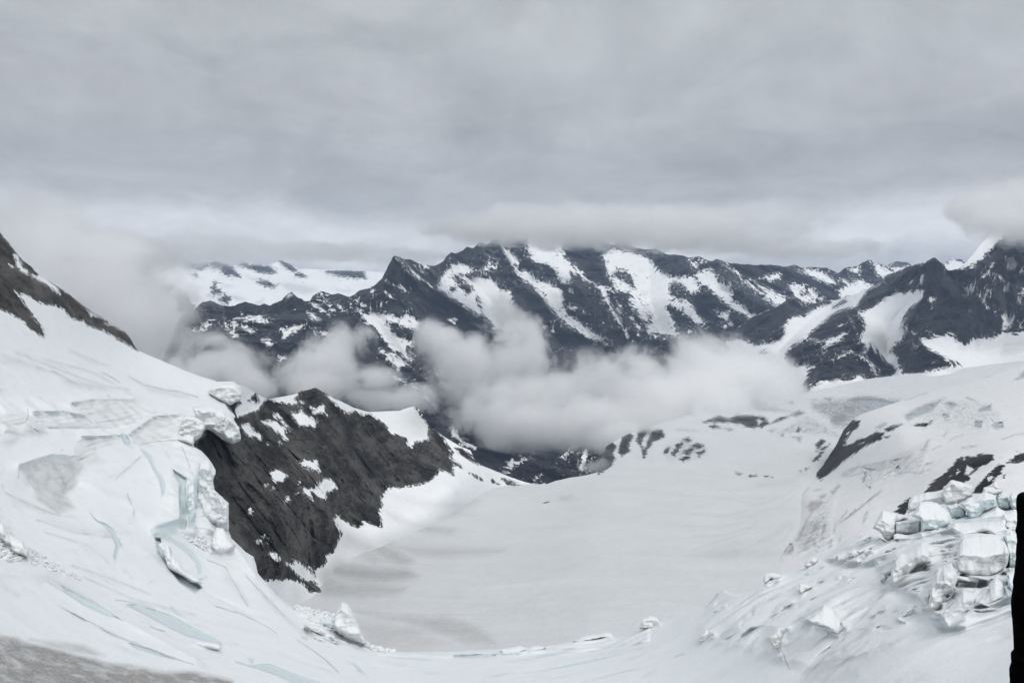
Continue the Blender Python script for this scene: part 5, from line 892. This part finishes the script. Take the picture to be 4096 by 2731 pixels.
cloud("cloud", [(100, 305, 4500, 85, 70, 500), (40, 255, 4700, 70, 60, 500), (150, 330, 4300, 60, 62, 450), (30, 300, 4500, 80, 90, 500), (178, 318, 4400, 34, 50, 300), (170, 375, 4200, 42, 40, 300), (190, 345, 4300, 26, 42, 250), (110, 262, 4700, 60, 38, 450)], 0.022, 480, 'tall cloud veil rising behind the left rock slope', group=GC, seed=8.2, hi=1.5)
cloud("cloud", [(655, 458, 2700, 45, 15, 180), (632, 444, 2900, 48, 22, 200), (690, 446, 2800, 45, 15, 180), (610, 462, 2600, 30, 10, 150)], 0.06, 200, 'thin wisp resting on the lip of the glacier under the big cloud', group=GC, seed=11.0, bias=0.25)
cloud("cloud", [(490, 232, 7600, 60, 13, 500), (575, 233, 7600, 90, 15, 500), (680, 237, 7700, 110, 15, 500), (790, 248, 8200, 90, 9, 500), (620, 222, 7800, 190, 18, 600)], 0.011, 260, 'flat grey cloud cap over the summits of the dark range', group='clouds over the summits', seed=14.0, squash=0.7, amp=6.0, lo=-0.1, hi=1.6, bias=0.1)
cloud("cloud", [(300, 252, 8500, 110, 9, 500), (190, 250, 8200, 70, 18, 500), (390, 257, 9500, 60, 8, 400)], 0.006, 220, 'pale cloud bank lying on the far snowy plateau', group='clouds over the summits', seed=17.0, squash=0.5, lo=-0.2, hi=1.2, bias=0.2)
cloud("cloud", [(1012, 222, 4900, 50, 20, 350), (1050, 210, 5000, 75, 36, 400), (985, 206, 5000, 40, 13, 350)], 0.020, 300, 'grey cloud wrapped round the shoulder of the right-hand mountain', group='clouds over the summits', seed=21.0, hi=1.5, bias=0.12)

# ================================================================== HAZE
bm_v = [(x, y, z) for x in (-30000, 30000) for y in (-3000, 26000) for z in (-1901, 2600)]
me = bpy.data.meshes.new("haze"); me.from_pydata(bm_v, [], [(0, 1, 3, 2), (4, 6, 7, 5), (0, 4, 5, 1), (2, 3, 7, 6), (0, 2, 6, 4), (1, 5, 7, 3)]); me.update()
mh = bpy.data.materials.new("haze"); mh.use_nodes = True; t = mh.node_tree; t.nodes.clear()
pv = N(t, 'ShaderNodeVolumePrincipled'); pv.inputs['Color'].default_value = (0.55, 0.70, 0.95, 1); pv.inputs['Density'].default_value = 2.3e-5
o_ = N(t, 'ShaderNodeOutputMaterial'); t.links.new(pv.outputs[0], o_.inputs['Volume'])
me.materials.append(mh)
o = bpy.data.objects.new("haze", me); col.objects.link(o); tag(o, 'thin blue air that pales the far mountains', 'haze', kind='stuff')
